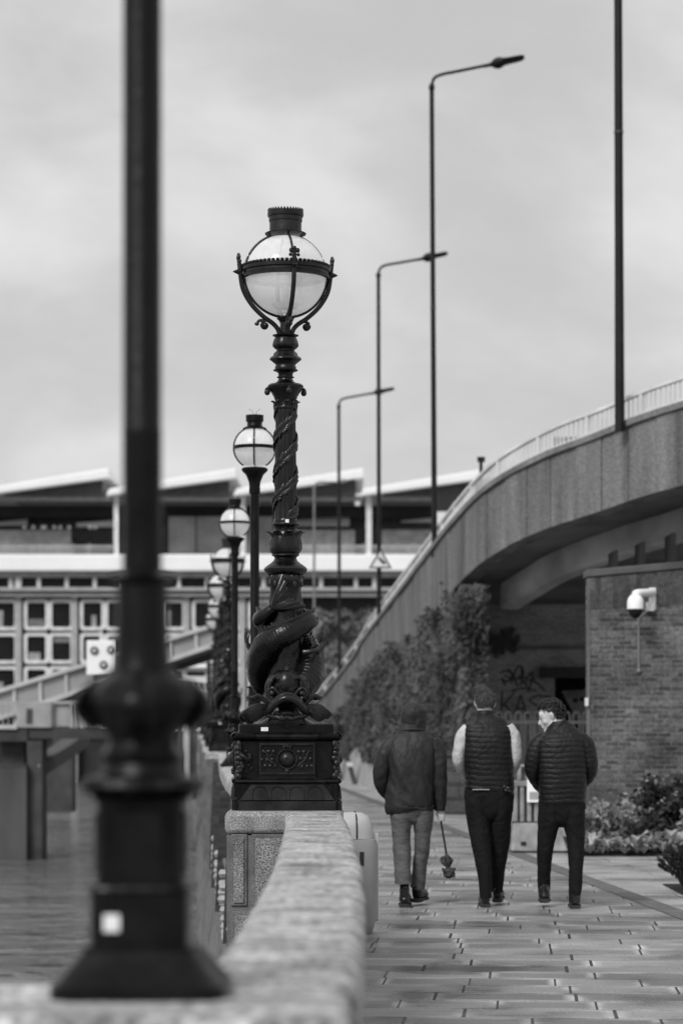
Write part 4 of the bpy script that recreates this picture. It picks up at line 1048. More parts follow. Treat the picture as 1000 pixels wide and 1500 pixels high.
street_light('thickest street light pole, at the right, cut off above, fixed to the flyover railing',36.35,907,904,612,-190,1040,-240,POLE,wd=.135)
# triangular warning sign on the second pole
d=55.85; t=thing('warning_sign','white triangular warning sign with a dark border on the second street light pole','road sign',P(557,820,d))
def tri(mb,x0,y0,x1,y1,x2,y2,dy,th):
    p=[P(x0,y0,d+dy),P(x1,y1,d+dy),P(x2,y2,d+dy)]; i=len(mb.v); mb.v+=p+[q+Vector((0,th,0)) for q in p]
    mb.f+=[(i,i+1,i+2),(i+5,i+4,i+3),(i,i+3,i+4,i+1),(i+1,i+4,i+5,i+2),(i+2,i+5,i+3,i)]
a=MB(); tri(a,540,832.5,574,832.5,557,803,0,.02); a.build('border',DARKG,t,smooth=False,world=True)
a=MB(); tri(a,544.5,830,569.5,830,557,808,-.006,.005); a.build('face',OFFW,t,smooth=False,world=True)
a=MB(); A=[(553,818),(556,816),(565,824),(563,827),(560,826)]; p=[P(x,y,d-.012) for x,y in A]; i=len(a.v); a.v+=p; a.f.append(tuple(range(i,i+5))); a.build('symbol',BLACKM,t,smooth=False,world=True)
# little post on the ramp railing
t=thing('railing_post','short dark post with a flat cap standing on the ramp railing','post',P(704,702,41.2))
a=MB(); a.tube([P(704,712,41.2),P(704,676,41.2)],.03,8); a.build('post',POLE,t,world=True)
a=MB(); bx(a,699,710,669,676,41.15,.1); a.build('cap',POLE,t,smooth=False,world=True)
# ================================================================= station building over the river
d=160.0; sx=F/d
st=thing('station_building','long glazed railway station with white banded facade and sawtooth roof across the background','station',(-6,d,WZ))
def sb(mb,x0,x1,y0,y1,dy=0,dep=.3): a=P(x0,y1,d); c=P(x1,y0,d); mb.box(a.x,c.x,d+dy,d+dy+dep,a.z,c.z); return mb
XL,XR=-235,640
a=MB(); sb(a,XL,XR,862,1160,.9,8); st_w=a.build('core',BLACKM,st,smooth=False,world=True)
a=MB(); sb(a,XL,XR,813,838,-.9,2.5); a.build('parapet_band',WHITE,st,smooth=False,world=True,bev=.12)
a=MB(); sb(a,XL,XR,839,846,-.3,2); a.build('grey_band',MIDG,st,smooth=False,world=True)  # mid-grey band set back below the white parapet
a=MB(); sb(a,XL,XR,846,862,.3,.3); a.build('strip_window',GLASSD,st,smooth=False,world=True)
a=MB(); sb(a,XL,XR,861,866,-.6,1.4); sb(a,XL,XR,869,874,-.3,1.2); a.build('string_course',STEELG,st,smooth=False,world=True)
mul=[-148,-107,-66,-25,16,27,57,98,139,180,221,262,303,345,386,427,470,521,548,590]
for i,x in enumerate(mul):
    a=MB(); w=2.6 if i!=5 else 4.5; sb(a,x-w,x+w,845.5,861.5,-.05,.3); a.build('mullion',OFFW,st,smooth=False,world=True)
# lower facade: pairs of rounded white window frames
def wframe(x0,x1,y0,y1):
    A=P(x0,y1,d); B=P(x1,y0,d); return A,B
proto=None; mepair=None
xs0=-47
for row,(ya,yb) in enumerate(((878,923),(927,972),(976,1021),(1025,1070))):
    for k in range(-2,6):
        for j in range(2):
            x0=xs0+82*k+j*36.5+0; x1=x0+36
            A=P(x0,yb,d); B=P(x1,ya,d); W=B.x-A.x; H=B.z-A.z
            if mepair is None:
                m=MB(); t=.20; r=.14
                out=[]; inn=[]
                def rr(x0_,x1_,z0_,z1_,r_):
                    pts=[]
                    for cx,cz,a0 in ((x1_-r_,z0_+r_,-90),(x1_-r_,z1_-r_,0),(x0_+r_,z1_-r_,90),(x0_+r_,z0_+r_,180)):
                        for q in range(4): pts.append((cx+r_*math.cos(R(a0+30*q)),cz+r_*math.sin(R(a0+30*q))))
                    return pts
                o_=rr(0,W,0,H,.22); i_=rr(t,W-t,t,H-t,.16); n=len(o_)
                rings=[[Vector((x,.25,z)) for x,z in o_],[Vector((x,-.12,z)) for x,z in o_],[Vector((x,-.12,z)) for x,z in i_],[Vector((x,.25,z)) for x,z in i_]]
                m.rings(rings,cap=False)
                f0=m.build('window',OFFW,st,smooth=False); f0.location=Vector((A.x,d+.3,A.z))-Vector(st.location)
                g=MB(); g.box(t*.8,W-t*.8,.12,.14,t*.8,H-t*.8); g.build('pane',GLASSD,f0,smooth=False)
                mepair=f0; o=f0
            else:
                o=copy_tree(mepair,st); o.location=Vector((A.x,d+.3,A.z))-Vector(st.location)
rgw=random.Random(12); mepb={}
for wn in [o for o in st.children if o.name.startswith('window')]:
    q=rgw.random()
    if q<.55:
        hgt=rgw.choice((.35,.55,.8,1.1)); x0=rgw.choice((.2,.2,.75)); x1=rgw.choice((.65,1.05,1.35))
        g=MB(); g.box(min(x0,x1-.2),x1,.05,.07,.2,.2+hgt) if q<.35 else g.box(.2,1.4,.05,.07,1.85-hgt*.8,1.85)
        g.build('blind',MIDG if q<.2 else GLASSM,wn,smooth=False)
for k in range(-2,7):
    a=MB(); x=xs0+82*k-8.2; sb(a,x-4.5,x+4.5,874,1160,.1,.7); a.build('pillar',STEELG,st,smooth=False,world=True)
# back walls and clutter of the platform level
a=MB(); sb(a,XL,XR,735,815,6,.3); a.build('platform_back',DARKG,st,smooth=False,world=True)
for x0,x1,m_ in ((-200,98,MIDG),(243,283,GLASSM),(285,327,GLASSM),(352,398,GLASSM),(400,520,MIDG),(560,640,MIDG)):
    a=MB(); sb(a,x0,x1,(752 if m_ is GLASSM else 772),810,2.5,.2); a.build('platform_screen',m_,st,smooth=False,world=True)
for xa,xb in ((XL,166),(430,XR)):
    a=MB(); sb(a,xa,xb,799,804,-.4,.1); sb(a,xa,xb,806.5,809,-.395,.09)
    for k in range(int((xb-xa)/24)): sb(a,xa+24*k+6,xa+24*k+7.5,796,813,-.42,.2)
    a.build('balustrade',MIDG,st,smooth=False,world=True)
a=MB()
for x0,x1,y0,y1 in ((-20,26,754,761),(100,166,755,763),(430,512,750,762),(590,640,752,756)):
    p=[P(x0,y1,d),P(x1,y1,d),P(x1,y0-3,d),P(x0,y0+2,d)]; p=[q+Vector((0,5,0)) for q in p]; a.hexa(p+[q+Vector((0,.2,0)) for q in p])
a.build('far_canopy',WHITE,st,smooth=False,world=True)
a=MB(); sb(a,XL,XR,727,734,-.2,.5); a.build('roof_beam',MIDG,st,smooth=False,world=True)
a=MB(); sb(a,XL,XR,734,752,3.2,.3); a.build('roof_dark_fill',BLACKM,st,smooth=False,world=True)  # upright black strip, dark fill behind the roof beam
for x in (-194,-10,172,356,540):
    a=MB(); sb(a,x-4,x+4,727,815,-.6,.4); a.build('roof_post',OFFW,st,smooth=False,world=True)
tp=P(27,772,d); 
for x in (31,44,58,61,75,84,97,128,136):
    a=MB(); q=P(x,769,d); a.ball((q.x,d+1.8,q.z),.13,.05,.13,8,6); a.build('light_panel',OFFW,st,world=True)
# sawtooth roof: each bay a wedge, pale fascia
for k in range(-2,4):
    x0=-26+184.5*k; x1=x0+191; y0,y1=719,690
    A=P(x0,y0,d); B=P(x1,y1,d); A2=P(x0,726,d); B2=P(x1-2,727,d)
    m=MB(); th=.62
    m.hexa([(A.x,d-1.5,A.z-th*.8),(B.x,d-1.5,B.z-th),(B.x,d+12,B.z-th+.3),(A.x,d+12,A.z-th*.8+.3),(A.x+.2,d-1.5,A.z),(B.x-.1,d-1.5,B.z+.05),(B.x-.1,d+12,B.z+.35),(A.x+.2,d+12,A.z+.5)])
    rf=m.build('roof_bay',WHITE,st,smooth=False,world=True,bev=.1)
    m=MB(); m.hexa([(A.x+1.5,d-.6,A2.z),(B.x-.6,d-.6,B2.z),(B.x-.6,d+12,B2.z),(A.x+1.5,d+12,A2.z),(A.x+1.5,d-.6,A2.z+.1),(B.x-.6,d-.6,B.z-th*.95),(B.x-.6,d+12,B.z-th*.9),(A.x+1.5,d+12,A2.z+.12)])
    m.build('roof_truss',DARKG,rf,smooth=False,world=False) if False else m.build('roof_truss',DARKG,st,smooth=False,world=True)

# ================================================================= pier, gangway and far boat on the river
d=75.0
CHORD=mat('pale_steel_paint',.46,.55,.15,1.5,.1,20)
gw=thing('gangway','pale grey steel gangway sloping up from the landing stage to the river wall','gangway',P(150,1000,d))
def gq(pts,y0,y1,mb):
    q=[P(x,y,d) for x,y in pts]; q=[Vector((v.x,0,v.z)) for v in q]
    mb.hexa([(v.x,y0,v.z) for v in q]+[(v.x,y1,v.z) for v in q])
def top(x): return 1009-.306*x
def bot(x): return top(x)+46-.035*x
a=MB(); gq([(-30,bot(-30)-4),(318,bot(318)-4),(318,top(318)+5),(-30,top(-30)+5)],d+.05,d+.12,a); a.build('web_plate',mat('web_steel',.27,.55,.15,1.0,.1,20),gw,smooth=False,world=True)
a=MB(); gq([(-30,top(-30)+6),(318,top(318)+6),(318,top(318)),(-30,top(-30))],d-.12,d+.25,a); a.build('top_chord',CHORD,gw,smooth=False,world=True)
a=MB(); gq([(-30,bot(-30)),(318,bot(318)),(318,bot(318)-7),(-30,bot(-30)-7)],d-.15,d+.25,a); a.build('bottom_chord',CHORD,gw,smooth=False,world=True)
for k in range(9):
    x=-18+38*k; a=MB(); gq([(x,bot(x)-6),(x+4,bot(x+4)-6),(x+3,top(x+3)+6),(x-1,top(x-1)+6)],d-.05,d+.10,a); a.build('stiffener',CHORD,gw,smooth=False,world=True)
a=MB(); gq([(-30,bot(-30)+2),(318,bot(318)+2),(318,bot(318)-2),(-30,bot(-30)-2)],d+.3,d+2.2,a); a.build('floor',DARKG,gw,smooth=False,world=True)
a=MB(); gq([(-30,bot(-30)+2),(318,bot(318)+14),(318,top(318)+5),(-30,top(-30)+5)],d+2.2,d+2.3,a); a.build('far_web',DARKG,gw,smooth=False,world=True)
ds_=thing('signal_board','white square board with three dark discs fixed to the gangway','signal board',P(150,963,d-.3))
def gb_(mb,x0,x1,y0,y1,dy,dep): A=P(x0,y1,d+dy); B=P(x1,y0,d+dy); mb.box(A.x,B.x,d+dy,d+dy+dep,A.z,B.z); return mb
a=MB(); gb_(a,127,171,938,989,-.32,.07); a.build('board',WHITE,ds_,smooth=False,world=True,bev=.03)
for (x,y) in ((138.5,953),(163,952),(152,974)):
    c=P(x,y,d-.34); a=MB(); a.lathe([(.13,0),(.125,.03),(.08,.03),(.075,.02),(.0,.02)],20); a.xf(Matrix.Translation(c)@Matrix.Rotation(R(90),4,'X')); l=a.build('disc',DARKG,ds_,world=True)
    a=MB(); a.lathe([(.055,.022),(.05,.035),(.0,.04)],14); a.xf(Matrix.Translation(c)@Matrix.Rotation(R(90),4,'X')); a.build('disc_centre',OFFW,ds_,world=True)
a=MB(); gb_(a,146,150,925,940,-.2,.1); a.build('bracket',OFFW,ds_,smooth=False,world=True)

d=72.0
ls=thing('landing_stage','dark steel landing stage on piles standing in the river at left','landing stage',P(60,1150,d))
def lq(mb,x0,x1,y0,y1,dy=0,dep=1.0): A=P(x0,y1,d+dy); B=P(x1,y0,d+dy); mb.box(A.x,B.x,d+dy,d+dy+dep,A.z,B.z); return mb
a=MB(); lq(a,24,76,1028,1066,-.1,3); a.build('control_cabin',MIDG,ls,smooth=False,world=True,bev=.02)
a=MB(); lq(a,39,48,1038,1060,-.12,.05); a.build('cabin_panel',DARKG,ls,smooth=False,world=True)
a=MB(); lq(a,76,180,1032,1064,.1,.1); a.build('fascia_panel',MIDG,ls,smooth=False,world=True)
a=MB(); lq(a,76,180,1027,1031,0,.15)
for x in (78,106,112,128,150): lq(a,x-1.2,x+1.2,1030,1064,0,.12)
lq(a,-30,24,1028,1031,0,.1); lq(a,-30,24,1043,1045,0,.1)
for x in range(-28,24,8): lq(a,x,x+1,1028,1064,0,.08)
a.build('handrail',STEELG,ls,smooth=False,world=True)
a=MB(); lq(a,-30,25,1062,1068,-.2,3); a.build('deck_edge',CHORD,ls,smooth=False,world=True)
a=MB(); lq(a,-30,40,1068,1086,-.1,6); lq(a,25,182,1066,1082,.0,6); a.build('deck',STEELD,ls,smooth=False,world=True)
a=MB(); lq(a,-30,39,1122,1262,-.4,2); a.build('fender_pile',mat('pile_face',.075,.7,.4,.8,.3,10,.3,stretch=(1,1,.4)),ls,smooth=False,world=True)
a=MB(); lq(a,40,62,1085,1262,-.1,1.2); a.build('pile',PILE,ls,smooth=False,world=True)
a=MB(); lq(a,2,36,1086,1120,.5,.8); lq(a,-30,39,1120,1123,-.42,1); a.build('pile_cap',PILE,ls,smooth=False,world=True)
a=MB(); A=P(40,1124,d); B=P(48,1142,d); 
p0,p1=P(44,1128,d),P(124,1080,d+26); a.hexa([(p0.x-.1,p0.y,p0.z-.25),(p0.x+.35,p0.y,p0.z-.25),(p1.x+.2,p1.y,p1.z-.35),(p1.x-.5,p1.y,p1.z-.35),(p0.x-.1,p0.y,p0.z+.2),(p0.x+.35,p0.y,p0.z+.2),(p1.x+.2,p1.y,p1.z+.2),(p1.x-.5,p1.y,p1.z+.2)])
a.build('brace_beam',STEELD,ls,smooth=False,world=True)
a=MB(); a.tube([p0+Vector((.3,-.1,.12)),p1+Vector((0,-.1,.05))],.05,6); a.build('pipe',STEELG,ls,world=True)
a=MB(); lq(a,78,106,1082,1190,25,1.5); lq(a,62,80,1100,1190,27,1); a.build('pile',PILE,ls,smooth=False,world=True)
# far barge and shelter
d=168.
bg_=thing('moored_barge','long grey barge with a white deckhouse moored beyond the landing stage','barge',P(160,1140,d))
a=MB(); A=P(100,1141,d); B=P(300,1104,d)
a.hexa([(A.x,d,WZ-.1),(B.x,d,WZ-.1),(B.x,d+6,WZ-.1),(A.x,d+6,WZ-.1),(A.x-.6,d-.3,B.z),(B.x,d-.3,B.z),(B.x,d+6,B.z),(A.x-.6,d+6,B.z)])
for k in range(22): a.box(A.x+.4*k,A.x+.4*k+.1,d-.28,d,WZ+.2,B.z-.2)
a.build('hull',MIDG,bg_,smooth=False,world=True)
a=MB(); A=P(128,1104,d); B=P(158,1078,d); a.box(A.x,B.x,d+.3,d+3,A.z,B.z); a.build('deckhouse',WHITE,bg_,smooth=False,world=True,bev=.05)
d=92.
ks=thing('pier_shelter','small white pier shelter with a dark window standing below the top of the gangway','shelter',P(280,1010,d))
def kq(mb,x0,x1,y0,y1,dy=0,dep=1.0): A=P(x0,y1,d+dy); B=P(x1,y0,d+dy); mb.box(A.x,B.x,d+dy,d+dy+dep,A.z,B.z); return mb
a=MB(); kq(a,247,306,978,1000,0,2.2); a.build('walls',OFFW,ks,smooth=False,world=True)
a=MB(); kq(a,274,300,984,990,-.02,.1); kq(a,252,266,984,996,-.02,.1); a.build('window',GLASSD,ks,smooth=False,world=True)
a=MB(); kq(a,244,309,973,979,-.3,2.8); a.build('roof',WHITE,ks,smooth=False,world=True,bev=.04)
a=MB(); kq(a,236,312,1000,1004,-.4,4); a.build('deck',DARKG,ks,smooth=False,world=True)
a=MB(); kq(a,236,316,1004,1036,-.2,3); a.build('skirt',STEELG,ks,smooth=False,world=True)
a=MB(); 
for x in (240,262,284,306): kq(a,x-3,x+3,1036,1170,.3,.5)
a.build('pile',PILE,ks,smooth=False,world=True)
a=MB(); kq(a,236,316,1012,1014,-.6,.06)
for x in range(236,318,9): kq(a,x,x+1,1000,1014,-.6,.05)
a.build('handrail',OFFW,ks,smooth=False,world=True)

# ================================================================= far trees beside the ramp
def tree(label,px,d,h,w,n,seed,ls=.32,base=None):
    rg=random.Random(seed); random.seed(seed)
    x=P(px,0,d).x; r=thing('broadleaf_tree',label,'tree',(x,d,0),'far trees beside the ramp')
    tk=MB(); tk.bez([(0,0,0),(.08,0,h*.3),(-.05,.05,h*.75)],lambda t:.16-.11*t,8)
    blobs=[]
    for k in range(13):
        a=rg.uniform(0,6.28); q=rg.random()**.5; zc=rg.uniform(.22,.95)*h
        ww=w*.5*math.sin(math.pi*min(1,max(.12,(zc/h)*.95)))**.6
        c=Vector((math.cos(a)*ww*q*.8,math.sin(a)*ww*q*.8,zc)); blobs.append((c,rg.uniform(.45,.9)*w*.25))
        tk.bez([(0,0,zc*.6),(c.x*.5,c.y*.5,zc*.85),tuple(c)],lambda t:.06-.04*t,5,3)
    tk.build('trunk',BARK,r)
    lf=MB()
    for k in range(n):
        c,rr=rg.choice(blobs); v=Vector((rg.gauss(0,1),rg.gauss(0,1),rg.gauss(0,1))).normalized()*rr*rg.uniform(.55,1.1)
        leaf(lf,c+v,ls*rg.uniform(.6,1.2),v.normalized()+Vector((rg.gauss(0,.5),rg.gauss(0,.5),.5)))
    lf.build('crown',LEAFT,r,smooth=False)
tree('leafy tree between the dolphin lamp shaft and the third street light',472,112,6.6,4.4,5200,1)
tree('tallest leafy tree in front of the station, right of the third street light',524,125,8.2,5.2,6000,2)
tree('leafy tree behind the pole with the triangular sign',576,118,6.9,4.6,5200,3)
tree('rounded low tree in front of the taller ones, just above the ramp end',505,104,4.6,3.6,4500,4)
tree('low bushy tree at the far right, mostly behind the ramp wall',625,122,6.8,4.6,4200,6)
# ================================================================= people (local: x right, y away from camera, z up; origin under the feet)
class Figure:
    def __init__(s,name,label,cx,fy):
        s.cx=cx; s.fy=fy; s.s=(fy-HY)/CZ; d=F/s.s; s.d=d
        s.loc=((cx-CXP)/s.s,d,0); s.name=name; s.label=label; s.body=MB()
    def p(s,x,y,dy=0): return ((x-s.cx)/s.s,dy,(s.fy-y)/s.s)
    def torso(s,keys,mb,mod=None,n=48,m=8,grow=1):
        # (y, xl, xr, depth half, dy)
        K=[(*s.p((xl+xr)/2,y,dy),(xr-xl)/2/s.s*grow,dp*grow) for (y,xl,xr,dp,dy) in keys]
        mb.loft(K,n,m,(1,0,0),mod,sq=.82)
    def limb(s,keys,mb,mod=None,n=24,m=8,grow=1,sq=1.0):
        # (x,y,dy,rx_px,ry_m)
        K=[(*s.p(x,y,dy),rx/s.s*grow,ry*grow) for (x,y,dy,rx,ry) in keys]
        mb.loft(K,n,m,(1,0,0),mod,sq=sq)
    def finish(s):
        me=s.body
        o=me.build(s.name,SKIN); o.location=s.loc
        rm=o.modifiers.new('remesh','REMESH'); rm.mode='VOXEL'; rm.voxel_size=.007
        sm=o.modifiers.new('smooth','SMOOTH'); sm.iterations=3; sm.factor=.5
        dg=bpy.context.evaluated_depsgraph_get(); dg.update()
        me2=bpy.data.meshes.new_from_object(o.evaluated_get(dg)); o.modifiers.clear(); o.data=me2; me2.name=s.name
        me2.shade_smooth(); tag(o,s.label,'person'); s.root=o; return o

def folds(amp,sx=7,sz=5,seed=0,diag=0):
    def f(p,g,t):
        q=Vector((p.x*sx+diag*p.z,p.y*sx,p.z*sz+diag*p.x*2+seed))
        a=noise.noise(q); b=noise.noise(q*2.3+Vector((9,3,1)))
        r=1-abs(noise.noise(q*1.4+Vector((4,8,seed))))*1.6
        return 1+amp*(a*.7+b*.35+max(0,r)*.5-.2)
    return f
def quilt(pitch,amp,seed=0,z0=0,fold=.02,tilt=0):
    fo=folds(fold,8,6,seed)
    def f(p,g,t):
        w=noise.noise(Vector((p.x*7,p.y*5,p.z*3+seed)))*.22
        ph=((p.z-z0+tilt*p.x)/pitch+w)%1
        b=math.sin(math.pi*ph)**.45
        return fo(p,g,t)*(1+amp*(b-.65)+.006*noise.noise(p*28))
    return f
def shoe(fig,mb,sole,heel,toe,w,pitchz=0,hgt=.09):
    """heel, toe: world-local points at sole level"""
    h=Vector(heel); t=Vector(toe); d=(t-h); L_=d.length; u=d.normalized()
    side=Vector((u.y,-u.x,0)).normalized(); up=side.cross(u).normalized()
    if up.z<0: up=-up
    prof=[(-.01,w*.55,hgt*.55),(.10,w*.80,hgt*.62),(.30,w*.84,hgt*.60),(.5,w*.88,hgt*.50),(.72,w,hgt*.36),(.9,w*.86,hgt*.27),(1.0,w*.45,hgt*.16)]
    K=[(*(h+d*a+up*(b+.016)),ww,b) for a,ww,b in prof]
    mb.loft(K,18,5,tuple(side),sq=.8)
    K=[(*(h+d*a+up*.013),ww*1.08,.015) for a,ww in ((-.025,w*.6),(.06,w*.82),(.3,w*.84),(.5,w*.86),(.72,w*1.02),(.92,w*.86),(1.02,w*.45))]
    sole.loft(K,16,4,tuple(side),sq=.6)
    # heel block
    K=[(*(h+d*a+up*.004),w*.84,.012) for a in (-.02,.28)]
    sole.loft(K,14,2,tuple(side),sq=.5)
def ear(mb,c,side,sz=.032,tilt=0):
    c=Vector(c); 
    mb.loft([(*(c+Vector((0,0,-sz))),.006,.010),(*(c+Vector((side*.006,.0,-sz*.4))),.010,.014),(*(c+Vector((side*.012,-.004,sz*.5))),.010,.020),(*(c+Vector((side*.008,-.002,sz))),.006,.012)],10,4,(1,0,0))

def head_local(M_,mb):
    """head in its own frame: face looks along +Y, z up, origin at the skull centre; M_ places it"""
    t=MB()
    t.ball((0,-.012,.022),.074,.094,.092,24,16)
    t.loft([(0,.02,.01,.066,.075),(0,.03,-.035,.062,.062),(0,.035,-.07,.052,.052),(0,.048,-.10,.036,.036),(0,.055,-.115,.022,.022)],20,4,(1,0,0))
    t.ball((0,.066,.035),.056,.022,.032,14,9)             # brow
    for sx in (-1,1):
        t.ball((sx*.031,.078,.022),.021,.012,.009,10,7)   # brow ridge
        t.ball((sx*.031,.070,.003),.015,.014,.012,10,7)   # eye
        t.ball((sx*.042,.056,-.028),.024,.022,.024,10,7)  # cheek
    t.loft([(0,.080,.012,.010,.010),(0,.092,-.008,.012,.012),(0,.104,-.028,.015,.014),(0,.092,-.038,.014,.010)],10,4,(1,0,0))
    t.ball((0,.088,-.058),.022,.012,.007,12,7); t.ball((0,.086,-.071),.020,.012,.008,12,7)
    t.ball((0,.078,-.096),.020,.018,.018,10,7)            # chin
    for sx in (-1,1): ear(t,(sx*.071,-.008,-.002),sx,.030)
    for v in t.v: pass
    st=len(mb.v); i0=st
    mb.v+=[M_@v for v in t.v]; mb.f+=[tuple(i0+k for k in f) for f in t.f]
def hair_local(M_,name,m,parent,keep,amp,freq,grow=1.07,lumps=0,seed=1,strands=0):
    rg=random.Random(seed); t=MB()
    t.ball((0,-.012,.024),.077*grow,.098*grow,.096*grow,64,44)
    nv=[]
    for v in t.v:
        n=v.normalized(); a=noise.noise(v*freq+Vector((seed,0,0)))+.5*noise.noise(v*freq*2.1)
        nv.append(v+n*amp*(a+.3))
    fs=[f for f in t.f if all(keep(t.v[k]) for k in f)]
    h=MB(); h.v=[M_@v for v in nv]; h.f=fs
    for k in range(lumps):
        while True:
            n=Vector((rg.gauss(0,1),rg.gauss(0,1),rg.gauss(.4,1))).normalized(); q=Vector((n.x*.08*grow,n.y*.1*grow-.012,n.z*.1*grow+.024))
            if keep(q): break
        r=rg.uniform(.010,.017); pts=[]
        e=n.orthogonal().normalized(); g=n.cross(e); a0=rg.uniform(0,6)
        for i in range(8):
            a=a0+i*.75; pts.append(M_@(q+n*(.002+.0016*i)+(e*math.cos(a)+g*math.sin(a))*r*.75))
        h.tube(pts,.0052,6)
    for k in range(strands):
        while True:
            n=Vector((rg.gauss(0,1),rg.gauss(-.2,1),rg.gauss(.25,1))).normalized(); q=Vector((n.x*.078*grow,n.y*.099*grow-.012,n.z*.097*grow+.024))
            if keep(q): break
        dn=Vector((rg.gauss(0,.35),-.35,-1)) if q.z<.09 else Vector((q.x*6+rg.gauss(0,.4),(q.y+.05)*5+rg.gauss(0,.3),-.1))
        tg=(dn-dn.dot(n)*n).normalized(); ln=rg.uniform(.016,.036); lift=rg.uniform(.001,.0045)
        a=q-n*.002; b=q+tg*ln*.5+n*lift; c=q+tg*ln+n*(lift*.6)
        h.loft([(*(M_@a),.0022,.0022),(*(M_@b),.0028,.0028),(*(M_@c),.0012,.0012)],5,2,(1,.3,0))
    o=h.build(name,m,parent,ang=80); sd=o.modifiers.new('thick','SOLIDIFY'); sd.thickness=.004
    return o

# ---- left walker: hooded rain jacket, grey cropped trousers, umbrella
f=Figure('person','person from behind in dark hooded jacket and grey trousers, carrying a folded umbrella',603,1328)
B=f.body; p=f.p
hood_c=Vector(p(606,1049,.03))
head_local(Matrix.Translation(hood_c)@Matrix.Rotation(R(-18),4,'Z')@Matrix.Rotation(R(-12),4,'X'),B)
f.limb([(606,1062,.0,9,.05),(604,1078,-.01,11,.055)],B)
T=[(1187,567,633,.135,.0),(1180,564,634,.15,.0),(1168,565,636,.155,0),(1140,567,637,.155,-.005),(1115,567,639,.15,-.01),(1098,568,639,.135,-.015),(1086,571,637,.115,-.015),(1079,577,631,.095,-.01),(1073,584,624,.08,0),(1067,590,621,.07,.005)]
f.torso(T,B,grow=.8)
LA=[(577,1084,-.01,11,.075),(567,1098,-.012,12.5,.08),(560,1120,-.01,12.5,.08),(558,1142,.02,11.5,.075),(565,1158,.09,10,.065),(574,1168,.15,8.5,.055)]
RA=[(632,1085,-.01,11,.075),(640,1100,-.01,12.5,.08),(642,1125,-.01,12.5,.08),(643,1150,.0,11.5,.072),(644,1172,.02,10,.062),(644,1187,.03,8,.05)]
f.limb(LA,B,grow=.7); f.limb(RA,B,grow=.7)
f.limb([(645,1180,.03,5,.03),(645,1190,.035,4.5,.026)],B)
# hand: palm, four curled fingers and a thumb around the umbrella handle
hc=Vector(p(644.5,1196,.04))
B.ball(hc+Vector((.004,.012,.004)),.030,.020,.036,14,10)
for k in range(4):
    z=.020-.0165*k; ln=(.9,1,.95,.8)[k]
    q=[hc+Vector((.030,.010,z)),hc+Vector((.034,-.012,z-.002)),hc+Vector((.016,-.026*ln,z-.004)),hc+Vector((-.010*ln,-.024,z-.005)),hc+Vector((-.018*ln,-.010,z-.005))]
    B.bez(q,lambda t:.0088-.0018*t,9,4)
B.bez([hc+Vector((-.012,.020,.020)),hc+Vector((-.028,.004,.010)),hc+Vector((-.022,-.014,.018)),hc+Vector((-.004,-.026,.016))],lambda t:.0095-.002*t,9,4)
LL=[(587,1176,0,17,.125),(587,1196,-.005,16,.12),(587.3,1220,-.01,13.6,.10),(588.2,1245,-.02,12.9,.085),(589,1270,-.04,12.0,.08),(590,1294,-.05,12.2,.085)]
RL=[(617.5,1176,0,16.5,.125),(619.5,1196,.01,15,.12),(619,1220,.03,12.5,.10),(618,1245,.05,11,.085),(615,1272,.10,10.4,.08),(612,1301,.14,10.8,.085)]
f.limb(LL,B,grow=.78); f.limb(RL,B,grow=.78)
f.limb([(592,1285,-.045,6.5,.04),(592,1300,-.05,6,.038),(592,1316,-.045,6.5,.045)],B); f.limb([(613,1290,.14,6.5,.04),(612,1306,.15,6,.038),(612,1314,.16,6.5,.045)],B)
per=f.finish()
m=MB(); f.torso(T,m,folds(.10,8,5,1,2.5),72,22)
o=m.build('jacket',JACK,per,ang=80)
m=MB(); f.limb(LA,m,folds(.11,9,12,2),32,14); m.build('sleeve',JACK,o,ang=80)
m=MB(); f.limb(RA,m,folds(.11,9,12,5),32,14); m.build('sleeve',JACK,o,ang=80)
m=MB(); f.torso([(1187.5,566,633,.137,0),(1183,563,635,.155,0),(1178,565,635,.152,0)],m,lambda p_,g,t:1+.012*math.sin(g*40),64,5); m.build('hem',JACK,o,ang=80)
m=MB(); m.loft([(*p(596,1083,-.115),.05,.004),(*p(596,1083.5,-.12),.05,.004)],6,2,(1,0,0))
def hoodmod(p_,g,t): return 1+.05*noise.noise(p_*13)+.05*(1-abs(noise.noise(p_*11+Vector((3,1,7))))*2)
m=MB()
K=[(*p(603,1079,.0),25/f.s,.085),(*p(603,1072,.0),21/f.s,.095),(*p(605,1064,.012),18.6/f.s,.108),(*p(606,1052,.02),19.2/f.s,.125),(*p(607,1044,.02),19.2/f.s,.128),(*p(607.5,1037,.02),17/f.s,.115),(*p(608,1031.5,.02),11.5/f.s,.08),(*p(608.5,1028.5,.02),3/f.s,.03)]
m.loft(K,48,10,(1,0,0),hoodmod,sq=.9); m.build('hood',JACK,o,ang=80)
m=MB(); m.bez([p(585,1072,.05),p(588,1069.5,-.055),p(603,1068,-.098),p(618,1070,-.07),p(624,1077,.0)],.014,10,6); m.build('collar',JACK,o,ang=80)
m=MB()
for g_ in ([p(608.5,1029.5,-.02),p(607.5,1036,-.10),p(607,1046,-.112),p(606,1060,-.10)],): m.bez(g_,.004,6,5)
m.build('hood_seam',JACK,o)
m=MB(); f.torso([(1208,598,610,.05,0),(1202,588,620,.09,0),(1194,577,627,.115,0),(1184,570,633,.13,0),(1172,570,632,.13,0)],m,None,40,4)
f.limb(LL,m,folds(.09,8,13,3,3),32,16); f.limb(RL,m,folds(.10,8,11,8,3),32,16); m.build('trousers',TROUG,per,ang=80)
WOOL=mat('black_wool',.008,.9,.2,20,.3,80,.1)
